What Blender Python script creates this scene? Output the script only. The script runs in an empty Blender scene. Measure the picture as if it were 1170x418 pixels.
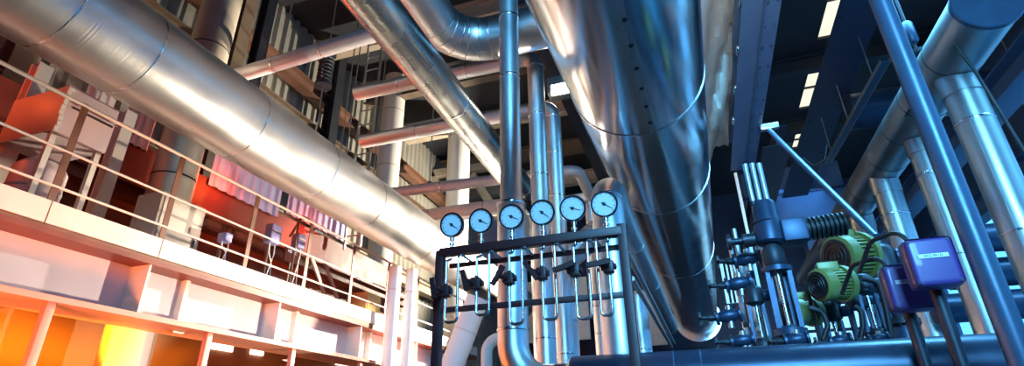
import bpy, bmesh, math, random
from mathutils import Vector, Matrix
random.seed(7)
V = Vector
PI = math.pi
C = bpy.context.scene.collection
sc = bpy.context.scene

# ------------------------------------------------------------------ camera model
F = 615.0
CX, CY = 585.0, 209.0
YW = V((815 - CX, 490 - CY, F)).normalized()
ZW = V((565 - CX, -1120 - CY, F)).normalized()
ZW = (ZW - YW * ZW.dot(YW)).normalized()
XW = YW.cross(ZW)
EYE = V((0, 0, 1.2))


def at(px, py, ax, val):
    """world point seen at a pixel of the 1170x418 frame, on the plane axis=val"""
    d = V((px - CX, py - CY, F))
    r = V((d.dot(XW), d.dot(YW), d.dot(ZW))).normalized()
    return EYE + r * ((val - EYE[ax]) / r[ax])


cam_d = bpy.data.cameras.new('camera')
cam_d.sensor_width = 36.0
cam_d.lens = 36.0 * F / 1170.0
cam_d.clip_end = 200
cam = bpy.data.objects.new('camera', cam_d)
C.objects.link(cam)
right = V((XW[0], YW[0], ZW[0]))
down = V((XW[1], YW[1], ZW[1]))
fwd = V((XW[2], YW[2], ZW[2]))
m = Matrix((right, -down, -fwd)).transposed().to_4x4()
m.translation = EYE
cam.matrix_world = m
sc.camera = cam

# ------------------------------------------------------------------ materials
MATS = {}


def mat(name, col, metal=0.0, rough=0.5, var=0.25, scale=6.0, bump=0.0, spec=0.5, streak=False, col2=None, coat=0.0):
    if name in MATS:
        return MATS[name]
    M = bpy.data.materials.new(name)
    M.use_nodes = True
    nt = M.node_tree
    N, L = nt.nodes, nt.links
    b = N['Principled BSDF']
    b.inputs['Metallic'].default_value = metal
    b.inputs['Specular IOR Level'].default_value = spec
    b.inputs['Coat Weight'].default_value = coat
    tc = N.new('ShaderNodeTexCoord')
    no = N.new('ShaderNodeTexNoise')
    no.inputs['Scale'].default_value = scale
    no.inputs['Detail'].default_value = 6
    L.new(tc.outputs['Object'], no.inputs['Vector'])
    ra = N.new('ShaderNodeValToRGB')
    c2 = col2 or tuple(c * (1 - var) for c in col)
    ra.color_ramp.elements[0].position = .2
    ra.color_ramp.elements[1].position = .8
    ra.color_ramp.elements[0].color = (*c2, 1)
    ra.color_ramp.elements[1].color = (*col, 1)
    L.new(no.outputs['Fac'], ra.inputs['Fac'])
    L.new(ra.outputs['Color'], b.inputs['Base Color'])
    mr = N.new('ShaderNodeMapRange')
    mr.inputs['From Min'].default_value = .15
    mr.inputs['From Max'].default_value = .85
    mr.inputs['To Min'].default_value = max(.05, rough - .07)
    mr.inputs['To Max'].default_value = min(1, rough + .1)
    L.new(no.outputs['Fac'], mr.inputs['Value'])
    L.new(mr.outputs['Result'], b.inputs['Roughness'])
    if bump or streak:
        n2 = N.new('ShaderNodeTexNoise')
        n2.inputs['Detail'].default_value = 3
        if streak:                       # brushed lines around the circumference, from the sweep's own uv
            mp = N.new('ShaderNodeMapping')
            mp.inputs['Scale'].default_value = (1.5, 70, 1)
            L.new(tc.outputs['UV'], mp.inputs['Vector'])
            L.new(mp.outputs['Vector'], n2.inputs['Vector'])
            n2.inputs['Scale'].default_value = 1.0
        else:
            n2.inputs['Scale'].default_value = scale * 4
            L.new(tc.outputs['Object'], n2.inputs['Vector'])
        bp = N.new('ShaderNodeBump')
        bp.inputs['Strength'].default_value = bump or .12
        bp.inputs['Distance'].default_value = .01
        L.new(n2.outputs['Fac'], bp.inputs['Height'])
        if streak:                       # broad dents and waves in the sheet metal
            n3 = N.new('ShaderNodeTexNoise')
            n3.inputs['Scale'].default_value = 1.6
            n3.inputs['Detail'].default_value = 2
            L.new(tc.outputs['Object'], n3.inputs['Vector'])
            b2 = N.new('ShaderNodeBump')
            b2.inputs['Strength'].default_value = .012
            b2.inputs['Distance'].default_value = .06
            L.new(n3.outputs['Fac'], b2.inputs['Height'])
            L.new(b2.outputs['Normal'], bp.inputs['Normal'])
        L.new(bp.outputs['Normal'], b.inputs['Normal'])
    MATS[name] = M
    return M


def emit(name, col, s):
    M = bpy.data.materials.new(name)
    M.use_nodes = True
    b = M.node_tree.nodes['Principled BSDF']
    b.inputs['Base Color'].default_value = (*[min(1, c) for c in col], 1)
    b.inputs['Emission Color'].default_value = (*col, 1)
    b.inputs['Emission Strength'].default_value = s
    return M


ALU = mat('aluminium_cladding', (.74, .76, .78), 1, .34, .12, 3, bump=.012, streak=True)
ALUC = mat('polished_cladding', (.74, .76, .78), 1, .17, .12, 3, bump=.012, streak=True)
ALUV = mat('dull_cladding', (.74, .76, .79), 1, .40, .10, 3, bump=.012, streak=True)
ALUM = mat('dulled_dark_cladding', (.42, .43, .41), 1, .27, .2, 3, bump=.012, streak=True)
ALUL = mat('brushed_cladding', (.72, .70, .68), 1, .36, .18, 2, bump=.10, streak=True)
ALUD = mat('weathered_cladding', (.60, .61, .60), 1, .35, .12, 2, bump=.015, streak=True)
ALUB = mat('bright_band', (.85, .86, .88), 1, .2, .1, 8)
GALV = mat('galvanised_steel', (.62, .64, .66), 1, .38, .25, 10)
GREYP = mat('grey_painted_pipe', (.52, .54, .58), .35, .42, .2, 5)
BLUEP = mat('blue_grey_painted_pipe', (.065, .115, .19), .25, .32, .2, 5, bump=.03)
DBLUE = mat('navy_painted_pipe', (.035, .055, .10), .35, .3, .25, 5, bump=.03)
BEAMB = mat('blue_painted_steel', (.08, .15, .27), .1, .42, .25, 4, bump=.05)
DARK = mat('dark_steel', (.045, .05, .065), .5, .45, .4, 6, bump=.06)
GIRD = mat('dark_girder_paint', (.03, .045, .09), .1, .5, .35, 4, bump=.05)
BLACK = mat('black_rubber', (.012, .012, .014), 0, .5, .3, 8)
UNDERLIT = mat('faded_red_paint', (.55, .27, .20), 0, .5, .2, 3, bump=.03)  # orange underlighting of the flange is put into this colour
OXIDE = mat('red_oxide_paint', (.22, .045, .022), .0, .5, .4, 4, bump=.05)
RUSTB = mat('brown_steel', (.22, .10, .06), .1, .5, .45, 4, bump=.06)
FRAME = mat('maroon_frame_paint', (.05, .010, .012), .1, .4, .35, 8, bump=.04)
CREAM = mat('cream_paint', (.76, .66, .57), 0, .5, .12, 3, bump=.03)
LILAC = mat('pale_grey_paint', (.76, .62, .62), 0, .45, .14, 3, bump=.03)
WHITE = mat('white_paint', (.85, .83, .80), 0, .45, .1, 5, bump=.02)
CORR = mat('corrugated_sheet', (.36, .33, .27), .1, .5, .25, 2)
CORRB = mat('blue_corrugated_sheet', (.42, .44, .68), .1, .5, .2, 2)
TAN = mat('tan_painted_beam', (.52, .42, .31), 0, .55, .25, 3, bump=.04)
BRNB = mat('brown_beam', (.17, .12, .08), 0, .55, .4, 4, bump=.05)
COLM = mat('column_paint', (.80, .76, .66), .1, .42, .15, 2, bump=.03)
CONC = mat('concrete', (.05, .05, .05), 0, .8, .3, 2, bump=.1)
DECK = mat('roof_deck', (.03, .032, .04), 0, .7, .5, 2, bump=.05)
OLIVE = mat('olive_motor_paint', (.26, .27, .07), .1, .36, .25, 9, bump=.04)
BOXB = mat('violet_blue_enclosure', (.105, .055, .25), .0, .4, .15, 5, bump=.02, coat=.3)
BOXL = mat('lavender_enclosure', (.34, .32, .62), 0, .4, .15, 6)
ACTB = mat('blue_grey_actuator', (.04, .07, .13), .45, .4, .35, 8, bump=.05)
TAG = mat('pale_label_plate', (.80, .84, .84), 0, .4, .08, 20)
DIAL = mat('white_dial', (.72, .76, .82), 0, .35, .08, 10)
INK = mat('black_print', (.02, .02, .025), 0, .5, .1, 10)
BEZEL = mat('dark_gauge_case', (.03, .03, .04), .6, .3, .3, 10)
CHROME = mat('steel_tube', (.66, .70, .76), 1, .22, .15, 10)
BLANK = mat('insulation_blanket', (.80, .79, .74), .2, .45, .45, 3, bump=.3)
YELP = mat('ochre_sheet', (.55, .38, .16), 0, .6, .45, 5, bump=.08)


# ------------------------------------------------------------------ mesh builder
def frame_for(d):
    d = V(d).normalized()
    a = V((0, 0, 1)) if abs(d.z) < .9 else V((1, 0, 0))
    u = d.cross(a).normalized()
    v = d.cross(u).normalized()
    return u, v, d


class MB:
    def __init__(self):
        self.bm = bmesh.new()
        self.uv = self.bm.loops.layers.uv.new('UVMap')

    def box(self, c, s, rot=None, bev=0.0, seg=2):
        c = V(c)
        bm2 = self.bm
        R = rot.to_3x3() if rot else Matrix.Identity(3)
        vs = []
        for x in (-.5, .5):
            for y in (-.5, .5):
                for z in (-.5, .5):
                    vs.append(bm2.verts.new(c + R @ V((x * s[0], y * s[1], z * s[2]))))
        f = []
        for q in ((0, 1, 3, 2), (4, 6, 7, 5), (0, 4, 5, 1), (2, 3, 7, 6), (0, 2, 6, 4), (1, 5, 7, 3)):
            f.append(bm2.faces.new([vs[i] for i in q]))
        if bev:
            es = list({e for q in f for e in q.edges})
            bmesh.ops.bevel(bm2, geom=es, offset=bev, segments=seg, affect='EDGES', profile=.6)
        return self

    def bar(self, p0, p1, w, h, up=(0, 0, 1)):
        """rectangular bar between two points: w across, h along up"""
        p0, p1 = V(p0), V(p1)
        d = (p1 - p0)
        l = d.length
        d.normalize()
        u = V(up)
        s = d.cross(u)
        if s.length < 1e-4:
            s = d.cross(V((1, 0, 0)))
        s.normalize()
        u = s.cross(d).normalized()
        R = Matrix((s, d, u)).transposed()
        return self.box((p0 + p1) / 2, (w, l, h), R)

    def ibeam(self, p0, p1, w, h, t=.02, up=(0, 0, 1)):
        p0, p1 = V(p0), V(p1)
        d = (p1 - p0).normalized()
        s = d.cross(V(up)).normalized()
        u = s.cross(d).normalized()
        self.bar(p0 + u * (h / 2 - t / 2), p1 + u * (h / 2 - t / 2), w, t, up)
        self.bar(p0 - u * (h / 2 - t / 2), p1 - u * (h / 2 - t / 2), w, t, up)
        self.bar(p0, p1, t, h - 2 * t, up)
        return self

    def sweep(self, pts, r, n=24, caps=True, uvs=True):
        """tube along points; r a number or one radius per point"""
        pts = [V(p) for p in pts]
        rr = r if isinstance(r, (list, tuple)) else [r] * len(pts)
        tang = []
        for i in range(len(pts)):
            a = pts[max(0, i - 1)]
            b = pts[min(len(pts) - 1, i + 1)]
            t = (b - a)
            tang.append(t.normalized() if t.length > 1e-9 else (tang[-1] if tang else V((0, 0, 1))))
        u, v, _ = frame_for(tang[0])
        rings, dist = [], [0.0]
        for i, p in enumerate(pts):
            if i:
                q = tang[i - 1].rotation_difference(tang[i])
                u = q @ u
                v = q @ v
                dist.append(dist[-1] + (p - pts[i - 1]).length)
            rings.append([self.bm.verts.new(p + (u * math.cos(2 * PI * k / n) + v * math.sin(2 * PI * k / n)) * rr[i]) for k in range(n)])
        for i in range(len(pts) - 1):
            for k in range(n):
                k2 = (k + 1) % n
                f = self.bm.faces.new((rings[i][k], rings[i][k2], rings[i + 1][k2], rings[i + 1][k]))
                cu = ((k / n, dist[i]), ((k + 1) / n, dist[i]), ((k + 1) / n, dist[i + 1]), (k / n, dist[i + 1]))
                for lo, c in zip(f.loops, cu):
                    lo[self.uv].uv = c
        if caps:
            self.bm.faces.new(list(reversed(rings[0])))
            self.bm.faces.new(rings[-1])
        self.last = rings[-1]
        return self

    def cope(self, d, ax_p, ax_d, rad):
        """saddle cut: pull the last ring back along d until it sits on a cylinder"""
        d, ax_p, ax_d = V(d).normalized(), V(ax_p), V(ax_d).normalized()
        ring = set(self.last)                  # the cut end is open: it butts on the pipe it joins
        for f in [f for f in self.bm.faces if set(f.verts) == ring]: self.bm.faces.remove(f)
        dp = d - ax_d * d.dot(ax_d)
        for v in self.last:
            w = v.co - ax_p
            w = w - ax_d * w.dot(ax_d)
            A, B, K = dp.dot(dp), 2 * w.dot(dp), w.dot(w) - rad * rad
            D = B * B - 4 * A * K
            if D > 0: v.co = v.co + d * ((-B - math.sqrt(D)) / (2 * A))
        return self

    def tube(self, p0, p1, r, n=16, r2=None):
        return self.sweep([p0, p1], [r, r if r2 is None else r2], n)

    def lathe(self, p0, d, prof, n=28):
        """prof: (distance along d, radius) pairs"""
        d = V(d).normalized()
        p0 = V(p0)
        u, v, _ = frame_for(d)
        rings = []
        for t, r in prof:
            r = max(r, 1e-4)
            rings.append([self.bm.verts.new(p0 + d * t + (u * math.cos(2 * PI * k / n) + v * math.sin(2 * PI * k / n)) * r) for k in range(n)])
        for i in range(len(rings) - 1):
            for k in range(n):
                k2 = (k + 1) % n
                f = self.bm.faces.new((rings[i][k], rings[i][k2], rings[i + 1][k2], rings[i + 1][k]))
                for lo, c in zip(f.loops, ((k / n, prof[i][0]), ((k + 1) / n, prof[i][0]), ((k + 1) / n, prof[i + 1][0]), (k / n, prof[i + 1][0]))):
                    lo[self.uv].uv = c
        self.bm.faces.new(list(reversed(rings[0])))
        self.bm.faces.new(rings[-1])
        return self

    def torus(self, c, d, R, r, n=32, k=8):
        u, v, d = frame_for(d)
        c = V(c)
        rings = []
        for i in range(n):
            a = 2 * PI * i / n
            o = u * math.cos(a) + v * math.sin(a)
            rings.append([self.bm.verts.new(c + o * (R + r * math.cos(2 * PI * j / k)) + d * r * math.sin(2 * PI * j / k)) for j in range(k)])
        for i in range(n):
            for j in range(k):
                a, b = rings[i], rings[(i + 1) % n]
                self.bm.faces.new((a[j], b[j], b[(j + 1) % k], a[(j + 1) % k]))
        return self

    def poly(self, pts, thick):
        """plate: planar outline extruded by the vector thick"""
        a = [self.bm.verts.new(V(p)) for p in pts]
        b = [self.bm.verts.new(V(p) + V(thick)) for p in pts]
        n = len(a)
        self.bm.faces.new(a)
        self.bm.faces.new(list(reversed(b)))
        for i in range(n):
            self.bm.faces.new((a[i], b[i], b[(i + 1) % n], a[(i + 1) % n]))
        return self

    def build(self, name, m, parent=None, smooth=True, ang=38):
        bm = self.bm
        bmesh.ops.recalc_face_normals(bm, faces=bm.faces)
        if smooth:
            lim = math.radians(ang)
            for f in bm.faces:
                f.smooth = True
            for e in bm.edges:
                if len(e.link_faces) == 2 and e.calc_face_angle(0) > lim:
                    e.smooth = False
        me = bpy.data.meshes.new(name)
        if parent is None:
            lo = V((min(v.co.x for v in bm.verts), min(v.co.y for v in bm.verts), min(v.co.z for v in bm.verts)))
            hi = V((max(v.co.x for v in bm.verts), max(v.co.y for v in bm.verts), max(v.co.z for v in bm.verts)))
            org = V(((lo.x + hi.x) / 2, (lo.y + hi.y) / 2, lo.z))
        else:
            org = world_org(parent)
        bmesh.ops.translate(bm, verts=bm.verts, vec=-org)
        bm.to_mesh(me)
        bm.free()
        me.materials.append(m)
        o = bpy.data.objects.new(name, me)
        C.objects.link(o)
        if parent is None:
            o.location = org
        else:
            o.parent = parent
        return o


def world_org(o):
    p = o.location.copy()
    while o.parent:
        o = o.parent
        p += o.location
    return p


def tag(o, label=None, cat=None, group=None, kind=None):
    if label: o['label'] = label
    if cat: o['category'] = cat
    if group: o['group'] = group
    if kind: o['kind'] = kind
    return o


def thing(name, label, cat, loc, group=None):
    o = bpy.data.objects.new(name, None)
    o.empty_display_size = .1
    C.objects.link(o)
    o.location = V(loc)
    return tag(o, label, cat, group)


def dup(root, loc, label=None, rot=None):
    def cp(o, par):
        c = o.copy()
        C.objects.link(c)
        if par: c.parent = par
        for ch in [x for x in bpy.data.objects if x.parent == o]:
            cp(ch, c)
        return c
    r = cp(root, None)
    r.location = V(loc)
    if rot is not None: r.rotation_euler = rot
    if label: r['label'] = label
    return r


def text_mesh(name, body, size, m, parent, mtx, extrude=.001):
    """raised lettering as mesh; mtx is in the parent's own space"""
    cu = bpy.data.curves.new(name, 'FONT')
    cu.body = body
    cu.size = size
    cu.extrude = extrude
    cu.align_x = 'CENTER'
    cu.align_y = 'CENTER'
    t = bpy.data.objects.new(name + '_tmp', cu)
    C.objects.link(t)
    dg = bpy.context.evaluated_depsgraph_get()
    me = bpy.data.meshes.new_from_object(t.evaluated_get(dg))
    bpy.data.objects.remove(t)
    me.transform(mtx)
    me.materials.clear()
    me.materials.append(m)
    o = bpy.data.objects.new(name, me)
    C.objects.link(o)
    o.parent = parent
    return o


def rounded(pts, bend, seg=8):
    """polyline with rounded corners"""
    pts = [V(p) for p in pts]
    out = [pts[0]]
    for i in range(1, len(pts) - 1):
        a, b, c = pts[i - 1], pts[i], pts[i + 1]
        d1 = (a - b).normalized()
        d2 = (c - b).normalized()
        ang = d1.angle(d2)
        bb = bend[i - 1] if isinstance(bend, (list, tuple)) else bend
        cut = min(bb / math.tan(ang / 2), (a - b).length * .98, (c - b).length * .98)
        R = cut * math.tan(ang / 2)
        bis = (d1 + d2).normalized()
        cen = b + bis * (R / math.sin(ang / 2))
        s = b + d1 * cut - cen
        e = b + d2 * cut - cen
        for k in range(seg + 1):
            t = k / seg
            tot = s.angle(e)
            w = (s * math.sin((1 - t) * tot) + e * math.sin(t * tot)) / math.sin(tot)
            out.append(cen + w)
    out.append(pts[-1])
    return out


def point_on(path, t):
    for i in range(len(path) - 1):
        l = (path[i + 1] - path[i]).length
        if t <= l:
            d = (path[i + 1] - path[i]).normalized()
            return path[i] + d * t, d
        t -= l
    return path[-1], (path[-1] - path[-2]).normalized()


def band_prof(r, w=.02, h=.004):
    return [(-w / 2, r - .002), (-w / 2, r + h * .6), (-w / 4, r + h), (w / 4, r + h), (w / 2, r + h * .6), (w / 2, r - .002)]


def pipe(name, label, cat, pts, r, m, bend=.3, bands=(), group=None, n=32, seam=None, bandmat=None, w=.022, h=.005, rads=None, seg=8, part='cladding', cope=None):
    """pipe run as one thing: the run itself, and each joint band round it"""
    path = rounded(pts, bend, seg) if len(pts) > 2 else [V(p) for p in pts]
    lowest = min(path, key=lambda p: p.z)
    root = thing(name, label, cat, lowest, group)
    body = MB().sweep(path, rads(path) if rads else r, n)
    if cope: body.cope(path[-1] - path[-2], *cope)
    body.build(part, m, root)
    for t in bands:
        p, d = point_on(path, t)
        rb = r
        MB().lathe(p, d, band_prof(rb, w, h), n).build('joint_band', bandmat or ALUB, root)
    if seam is not None:                 # longitudinal lap seam with its rivets
        a0, t0, t1 = seam
        p0, d = point_on(path, t0)
        p1, d = point_on(path, t1)
        u, v, _ = frame_for(d)
        # direction of the seam round the pipe, measured in world
        o = V(a0)
        o = (o - d * o.dot(d)).normalized() * (r + .001)
        s = MB().bar(p0 + o, p1 + o, .035, .012, o).build('lap_seam', ALUD, root)
        k = MB()
        L = (p1 - p0).length
        q = .08
        while q < L:
            k.lathe(p0 + d * q + o * 1.0, o, [(0, .02), (.012, .018), (.018, .008)], 8)
            q += .27
        k.build('rivet_row', DARK, s)
    return root


def hangers(root, pts, r):
    """rods and clamps that carry a level run from the roof"""
    for p in pts:
        MB().sweep([p + V((0, 0, r + .004)), V((p.x, p.y, ZC - .004))], .014, 8).build('hanger_rod', GALV, root)
        MB().box(p + V((0, 0, r + .02)), (.09, .05, .05), None, .006).build('hanger_clamp', DARK, root)


# ------------------------------------------------------------------ the room
def struct(name, mb, m, smooth=False):
    o = mb.build(name, m, None, smooth)
    o['kind'] = 'structure'
    return o


struct('floor', MB().box((0, 11, -.05), (22.4, 32, .1)), CONC)
BLUE_BOUNCE = mat('blue_epoxy_floor', (.10, .29, .42), 0, .35, .2, 2)
struct('floor_walkway', MB().box((5.5, 11, .004), (7.4, 30, .008)), BLUE_BOUNCE)  # unseen blue slab added so the pipes overhead reflect blue
ZC = 11.5
X0, X1, YB = -9.2, 9.2, 26.0


def holed_plate(mb, x0, x1, y0, y1, z0, z1, holes):
    """horizontal slab with rectangular holes (x0,x1,y0,y1), split into strips"""
    ys = sorted({y0, y1, *[h[2] for h in holes], *[h[3] for h in holes]})
    for a, b in zip(ys, ys[1:]):
        hs = sorted([h for h in holes if h[2] <= a + 1e-6 and h[3] >= b - 1e-6])
        x = x0
        for h in hs:
            if h[0] > x: mb.box(((x + h[0]) / 2, (a + b) / 2, (z0 + z1) / 2), (h[0] - x, b - a, z1 - z0))
            x = h[1]
        if x1 > x: mb.box(((x + x1) / 2, (a + b) / 2, (z0 + z1) / 2), (x1 - x, b - a, z1 - z0))


sky_holes = [(4.56, 5.3, 11.6, 14.8), (4.56, 5.3, 16.2, 18.8), (4.7, 5.3, 20.6, 22.0), (-1.9, -1.0, 17.0, 19.0)]
mb = MB()
holed_plate(mb, X0, X1, -4, YB, ZC, ZC + .15, sky_holes)
struct('ceiling', mb, DECK)
SKYW = emit('skylight_pane', (1.0, .90, .66), 1.0)
SKYB = emit('blue_daylight_pane', (.32, .74, 1.0), 1.2)
for i, h in enumerate(sky_holes):
    c = ((h[0] + h[1]) / 2, (h[2] + h[3]) / 2)
    w = struct('window_%d' % (i + 1), MB().box((c[0], c[1], ZC + .1), (h[1] - h[0], h[3] - h[2], .03)), SKYB if i == 3 else SKYW)
    fr = MB()
    for k in range(1, 2):
        y = h[2] + (h[3] - h[2]) * k / 2
        fr.box((c[0], y, ZC + .06), (h[1] - h[0], .05, .08))
    fr.build('window_frame', DARK, w, False)


def corrugated(mb, y0, y1, z0, z1, x, depth=.06, pitch=.25, face=1):
    """ribbed sheet in a plane x=const, ribs upright"""
    pts = []
    y = y0
    while y < y1 - 1e-6:
        for f, dx in ((0, 0), (.35, 0), (.5, depth), (.85, depth)):
            yy = y + f * pitch
            if yy <= y1: pts.append((yy, dx))
        y += pitch
    pts.append((y1, 0))
    t = .012
    for (ya, da), (yb, db) in zip(pts, pts[1:]):
        mb.poly([(x + face * da, ya, z0), (x + face * db, yb, z0), (x + face * db, yb, z1), (x + face * da, ya, z1)], (-face * t, 0, 0))


mb = MB()
corrugated(mb, -4, YB, 0, ZC, X0 + .02, .07, .3)
struct('wall_left', mb, CORR)
mb = MB().box(((X0 + X1) / 2, YB + .1, ZC / 2), (X1 - X0, .2, ZC))
struct('wall_back', mb, GIRD)
# right wall, blue, with an added glowing band that feeds blue light and reflections
WZ0, WZ1 = 3.4, 7.4
mb = MB()
mb.box((X1 + .1, 11, WZ0 / 2), (.2, 30, WZ0))
mb.box((X1 + .1, 11, (WZ1 + ZC) / 2), (.2, 30, ZC - WZ1))
bays = [(-3.6, 1.6), (2.2, 7.4), (8.0, 13.2), (13.8, 19.0), (19.6, 24.8)]
prev = -4
for a, b in bays + [(YB, YB)]:
    mb.box((X1 + .1, (prev + a) / 2, (WZ0 + WZ1) / 2), (.2, a - prev, WZ1 - WZ0))
    prev = b
struct('wall_right', mb, BEAMB)
GLOWB = emit('window_daylight', (.10, .45, .95), 2.2)  # panes added as a blue light source
for i, (a, b) in enumerate(bays):
    w = struct('window_%d' % (i + 5), MB().box((X1 + .12, (a + b) / 2, (WZ0 + WZ1) / 2), (.03, b - a, WZ1 - WZ0)), GLOWB)
    fr = MB()
    for k in range(1, 5):
        y = a + (b - a) * k / 5
        fr.box((X1 + .06, y, (WZ0 + WZ1) / 2), (.06, .06, WZ1 - WZ0))
    fr.box((X1 + .06, (a + b) / 2, (WZ0 + WZ1) / 2), (.06, b - a, .06))
    fr.build('window_frame', DARK, w, False)

# ------------------------------------------------------------------ large pipes
def Yof(px, py, ax, val): return at(px, py, ax, val).y


# the largest pipe, overhead along the hall
P0, P1 = V((-.25, 1.6, 4.09)), V((.04, 18.4, 4.40))
L0 = P0.y
cb = [Yof(745, 150, 2, 3.55) - L0, Yof(752, 243, 2, 3.6) - L0, Yof(770, 318, 2, 3.65) - L0]
big = pipe('overhead_pipe', 'widest silver clad pipe hanging overhead in the middle of the hall', 'pipe', [P0, P1], .6, ALUC,
           bands=cb, n=64, seam=((.14, 0, -1), 0.2, cb[0]), w=.03, h=.008)
MB().bar(P0 + V((.06 + .02, cb[0] + .05, -.54)), P0 + V((.10, cb[1], -.50)), .03, .012, (.1, 0, -.6)).build('lap_seam', ALUD, big)
d = (P1 - P0).normalized()
MB().lathe(P1 - d * .1, d, [(-.06, .6), (-.06, .72), (.12, .72), (.12, .5), (.5, .46), (.5, .3)], 64).build('end_flange', ALUB, big)

# bright pipe over the platform
PL0, PL1 = V((-4.30, .6, 4.235)), V((-4.36, 13.6, 4.28))
lb = [Yof(*q, 0, -4.52) - .6 for q in ((25, 40), (118, 93), (251, 156), (338, 208), (398, 247))] + [7.2, 9.0]
lp = pipe('platform_pipe', 'broad sunlit silver pipe running above the railed platform', 'pipe', [PL0, PL1], .41, ALUL,
          bands=lb, n=64, w=.014, h=.0015)

# dark-bellied pipe right of the sunlit one
q3 = at(428, 0, 2, 5.2)
PY0 = V((-2.66, 2.5, 5.22))
PY1 = V((-2.66, Yof(615, 232, 0, -2.66), 5.20))
ba = [Yof(505, 155, 0, -2.8) - 2.5, Yof(585, 215, 0, -2.8) - 2.5]
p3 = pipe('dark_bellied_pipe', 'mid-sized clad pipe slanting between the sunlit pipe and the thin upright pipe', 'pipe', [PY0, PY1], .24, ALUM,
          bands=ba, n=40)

# pipe with a segmented elbow, turning right behind the widest pipe
q4 = V((-2.72, 5.6, 6.22))
pipe('elbow_pipe', 'clad pipe with a creased elbow turning right at the top behind the widest pipe', 'pipe',
     [(-2.72, 2.0, 6.22), (-2.72, 5.62, 6.22), (.42, 5.62, 6.22)], .3, ALU, bend=.62, bands=(3.0, 3.19, 3.38, 3.57, 3.76, 3.95, 5.0), n=40, seg=7, w=.014)

# ------------------------------------------------------------------ the three upright pipes behind the gauges
AX, AY = -1.475, 4.4


def rads_a(path):
    return [.104 if p.z > 3.12 else (.131 if p.x < AX + .2 or p.z > 1.9 else .131) for p in path]


zs = [6.8, 4.9, 4.0, 3.14, 3.10, 2.6, 2.2, 1.95]
pathA = [V((AX, AY, z)) for z in zs]
elbA = rounded([V((AX, AY, 1.95)), V((AX, AY, 1.56)), V((AX + 1.0, AY, 1.56))], .3, 8)
root = thing('upright_pipe', 'tallest upright clad pipe, passing behind the third gauge from the left', 'pipe', (AX, AY, 1.43))
pth = pathA[:-1] + elbA[:-1] + [V((AX + .355, AY, 1.56))]
MB().sweep(pth, [.104 if p.z > 3.12 else .131 for p in pth], 32).build('cladding', ALUV, root)
for z, r in ((5.35, .104), (4.55, .104), (3.12, .131), (1.98, .131)):
    MB().lathe((AX, AY, z), (0, 0, 1), band_prof(r, .025, .005), 32).build('joint_band', ALUB, root)

MB().box((AX + .325, AY, .712), (.05, .12, 1.42), None, .004).build('support_post', DARK, root)
BX, BY, BZ = -1.73, 6.38, 6.36
pipe('upright_pipe', 'upright clad pipe bending left at its top, behind the fourth gauge from the left', 'pipe',
     [(BX, BY, 0), (BX, BY, BZ), (-4.9, BY + .05, BZ + .1)], .122, ALUV, bend=.2, bands=(2.2, 3.2, 4.35, 5.3, 6.15, 7.4, 8.6), n=28, seg=5, w=.018)
CX_, CY_, CZ_ = -1.66, 7.05, 5.86
pipe('upright_pipe', 'shortest upright clad pipe bending left at its top, right beside the fourth gauge', 'pipe',
     [(CX_, CY_, 0), (CX_, CY_, CZ_), (-5.2, CY_ + .1, CZ_ + .1)], .118, ALUV, bend=.2, bands=(2.1, 3.4, 4.3, 5.0, 5.65, 6.9, 8.2), n=28, seg=5, w=.018)

# wide upright below the gauges, leaning off to the widest pipe
dX, dY = -1.76, 7.55
pipe('slanting_branch_pipe', 'wide upright pipe below the gauges that leans right up to the widest pipe', 'pipe',
     [(dX, dY, 0), (dX, dY, 3.45), (-.42, 7.75, 4.55)], .185, ALUV, bend=.3, bands=(2.6, 3.3, 4.1), n=32, cope=(P0, P1 - P0, .61))
pipe('upright_pipe', 'slender upright pipe with joints, behind the fifth gauge and left of the last tube', 'pipe',
     [at(685, 300, 1, 8.2) * V((1, 1, 0)) if False else V((at(685, 350, 1, 8.2).x, 8.2, 0)), V((at(685, 350, 1, 8.2).x, 8.2, 4.6))], .105, ALUV, bands=(2.5, 2.9, 3.5), n=24, w=.018)
px5 = at(704, 330, 1, 5.0).x
pipe('arched_pipe', 'bright pipe rising below the last gauge and arching under the widest pipe', 'pipe',
     [(at(703, 330, 1, 4.82).x, 4.82, 0), (at(703, 330, 1, 4.82).x, 4.82, 3.40), (-.60, 13.5, 3.40)], .155, ALUV, bend=.34, bands=(2.7, 3.2, 5.2, 7.4), n=32, w=.018)
pipe('upright_pipe', 'short upright pipe standing just right of the gauge frame', 'pipe',
     [(at(731, 370, 1, 8.6).x, 8.6, 0), (at(731, 370, 1, 8.6).x, 8.6, at(731, 338, 1, 8.6).z)], .143, ALUV, bands=(1.9, 2.3), n=24, w=.018)
pipe('upright_pipe', 'thin warm-lit upright pipe between the third and fourth valves of the frame', 'pipe',
     [(at(615, 350, 1, 8.8).x, 8.8, 0), (at(615, 350, 1, 8.8).x, 8.8, 4.8)], .10, ALUD, bands=(3.0, 3.8), n=24, w=.018)

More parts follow.
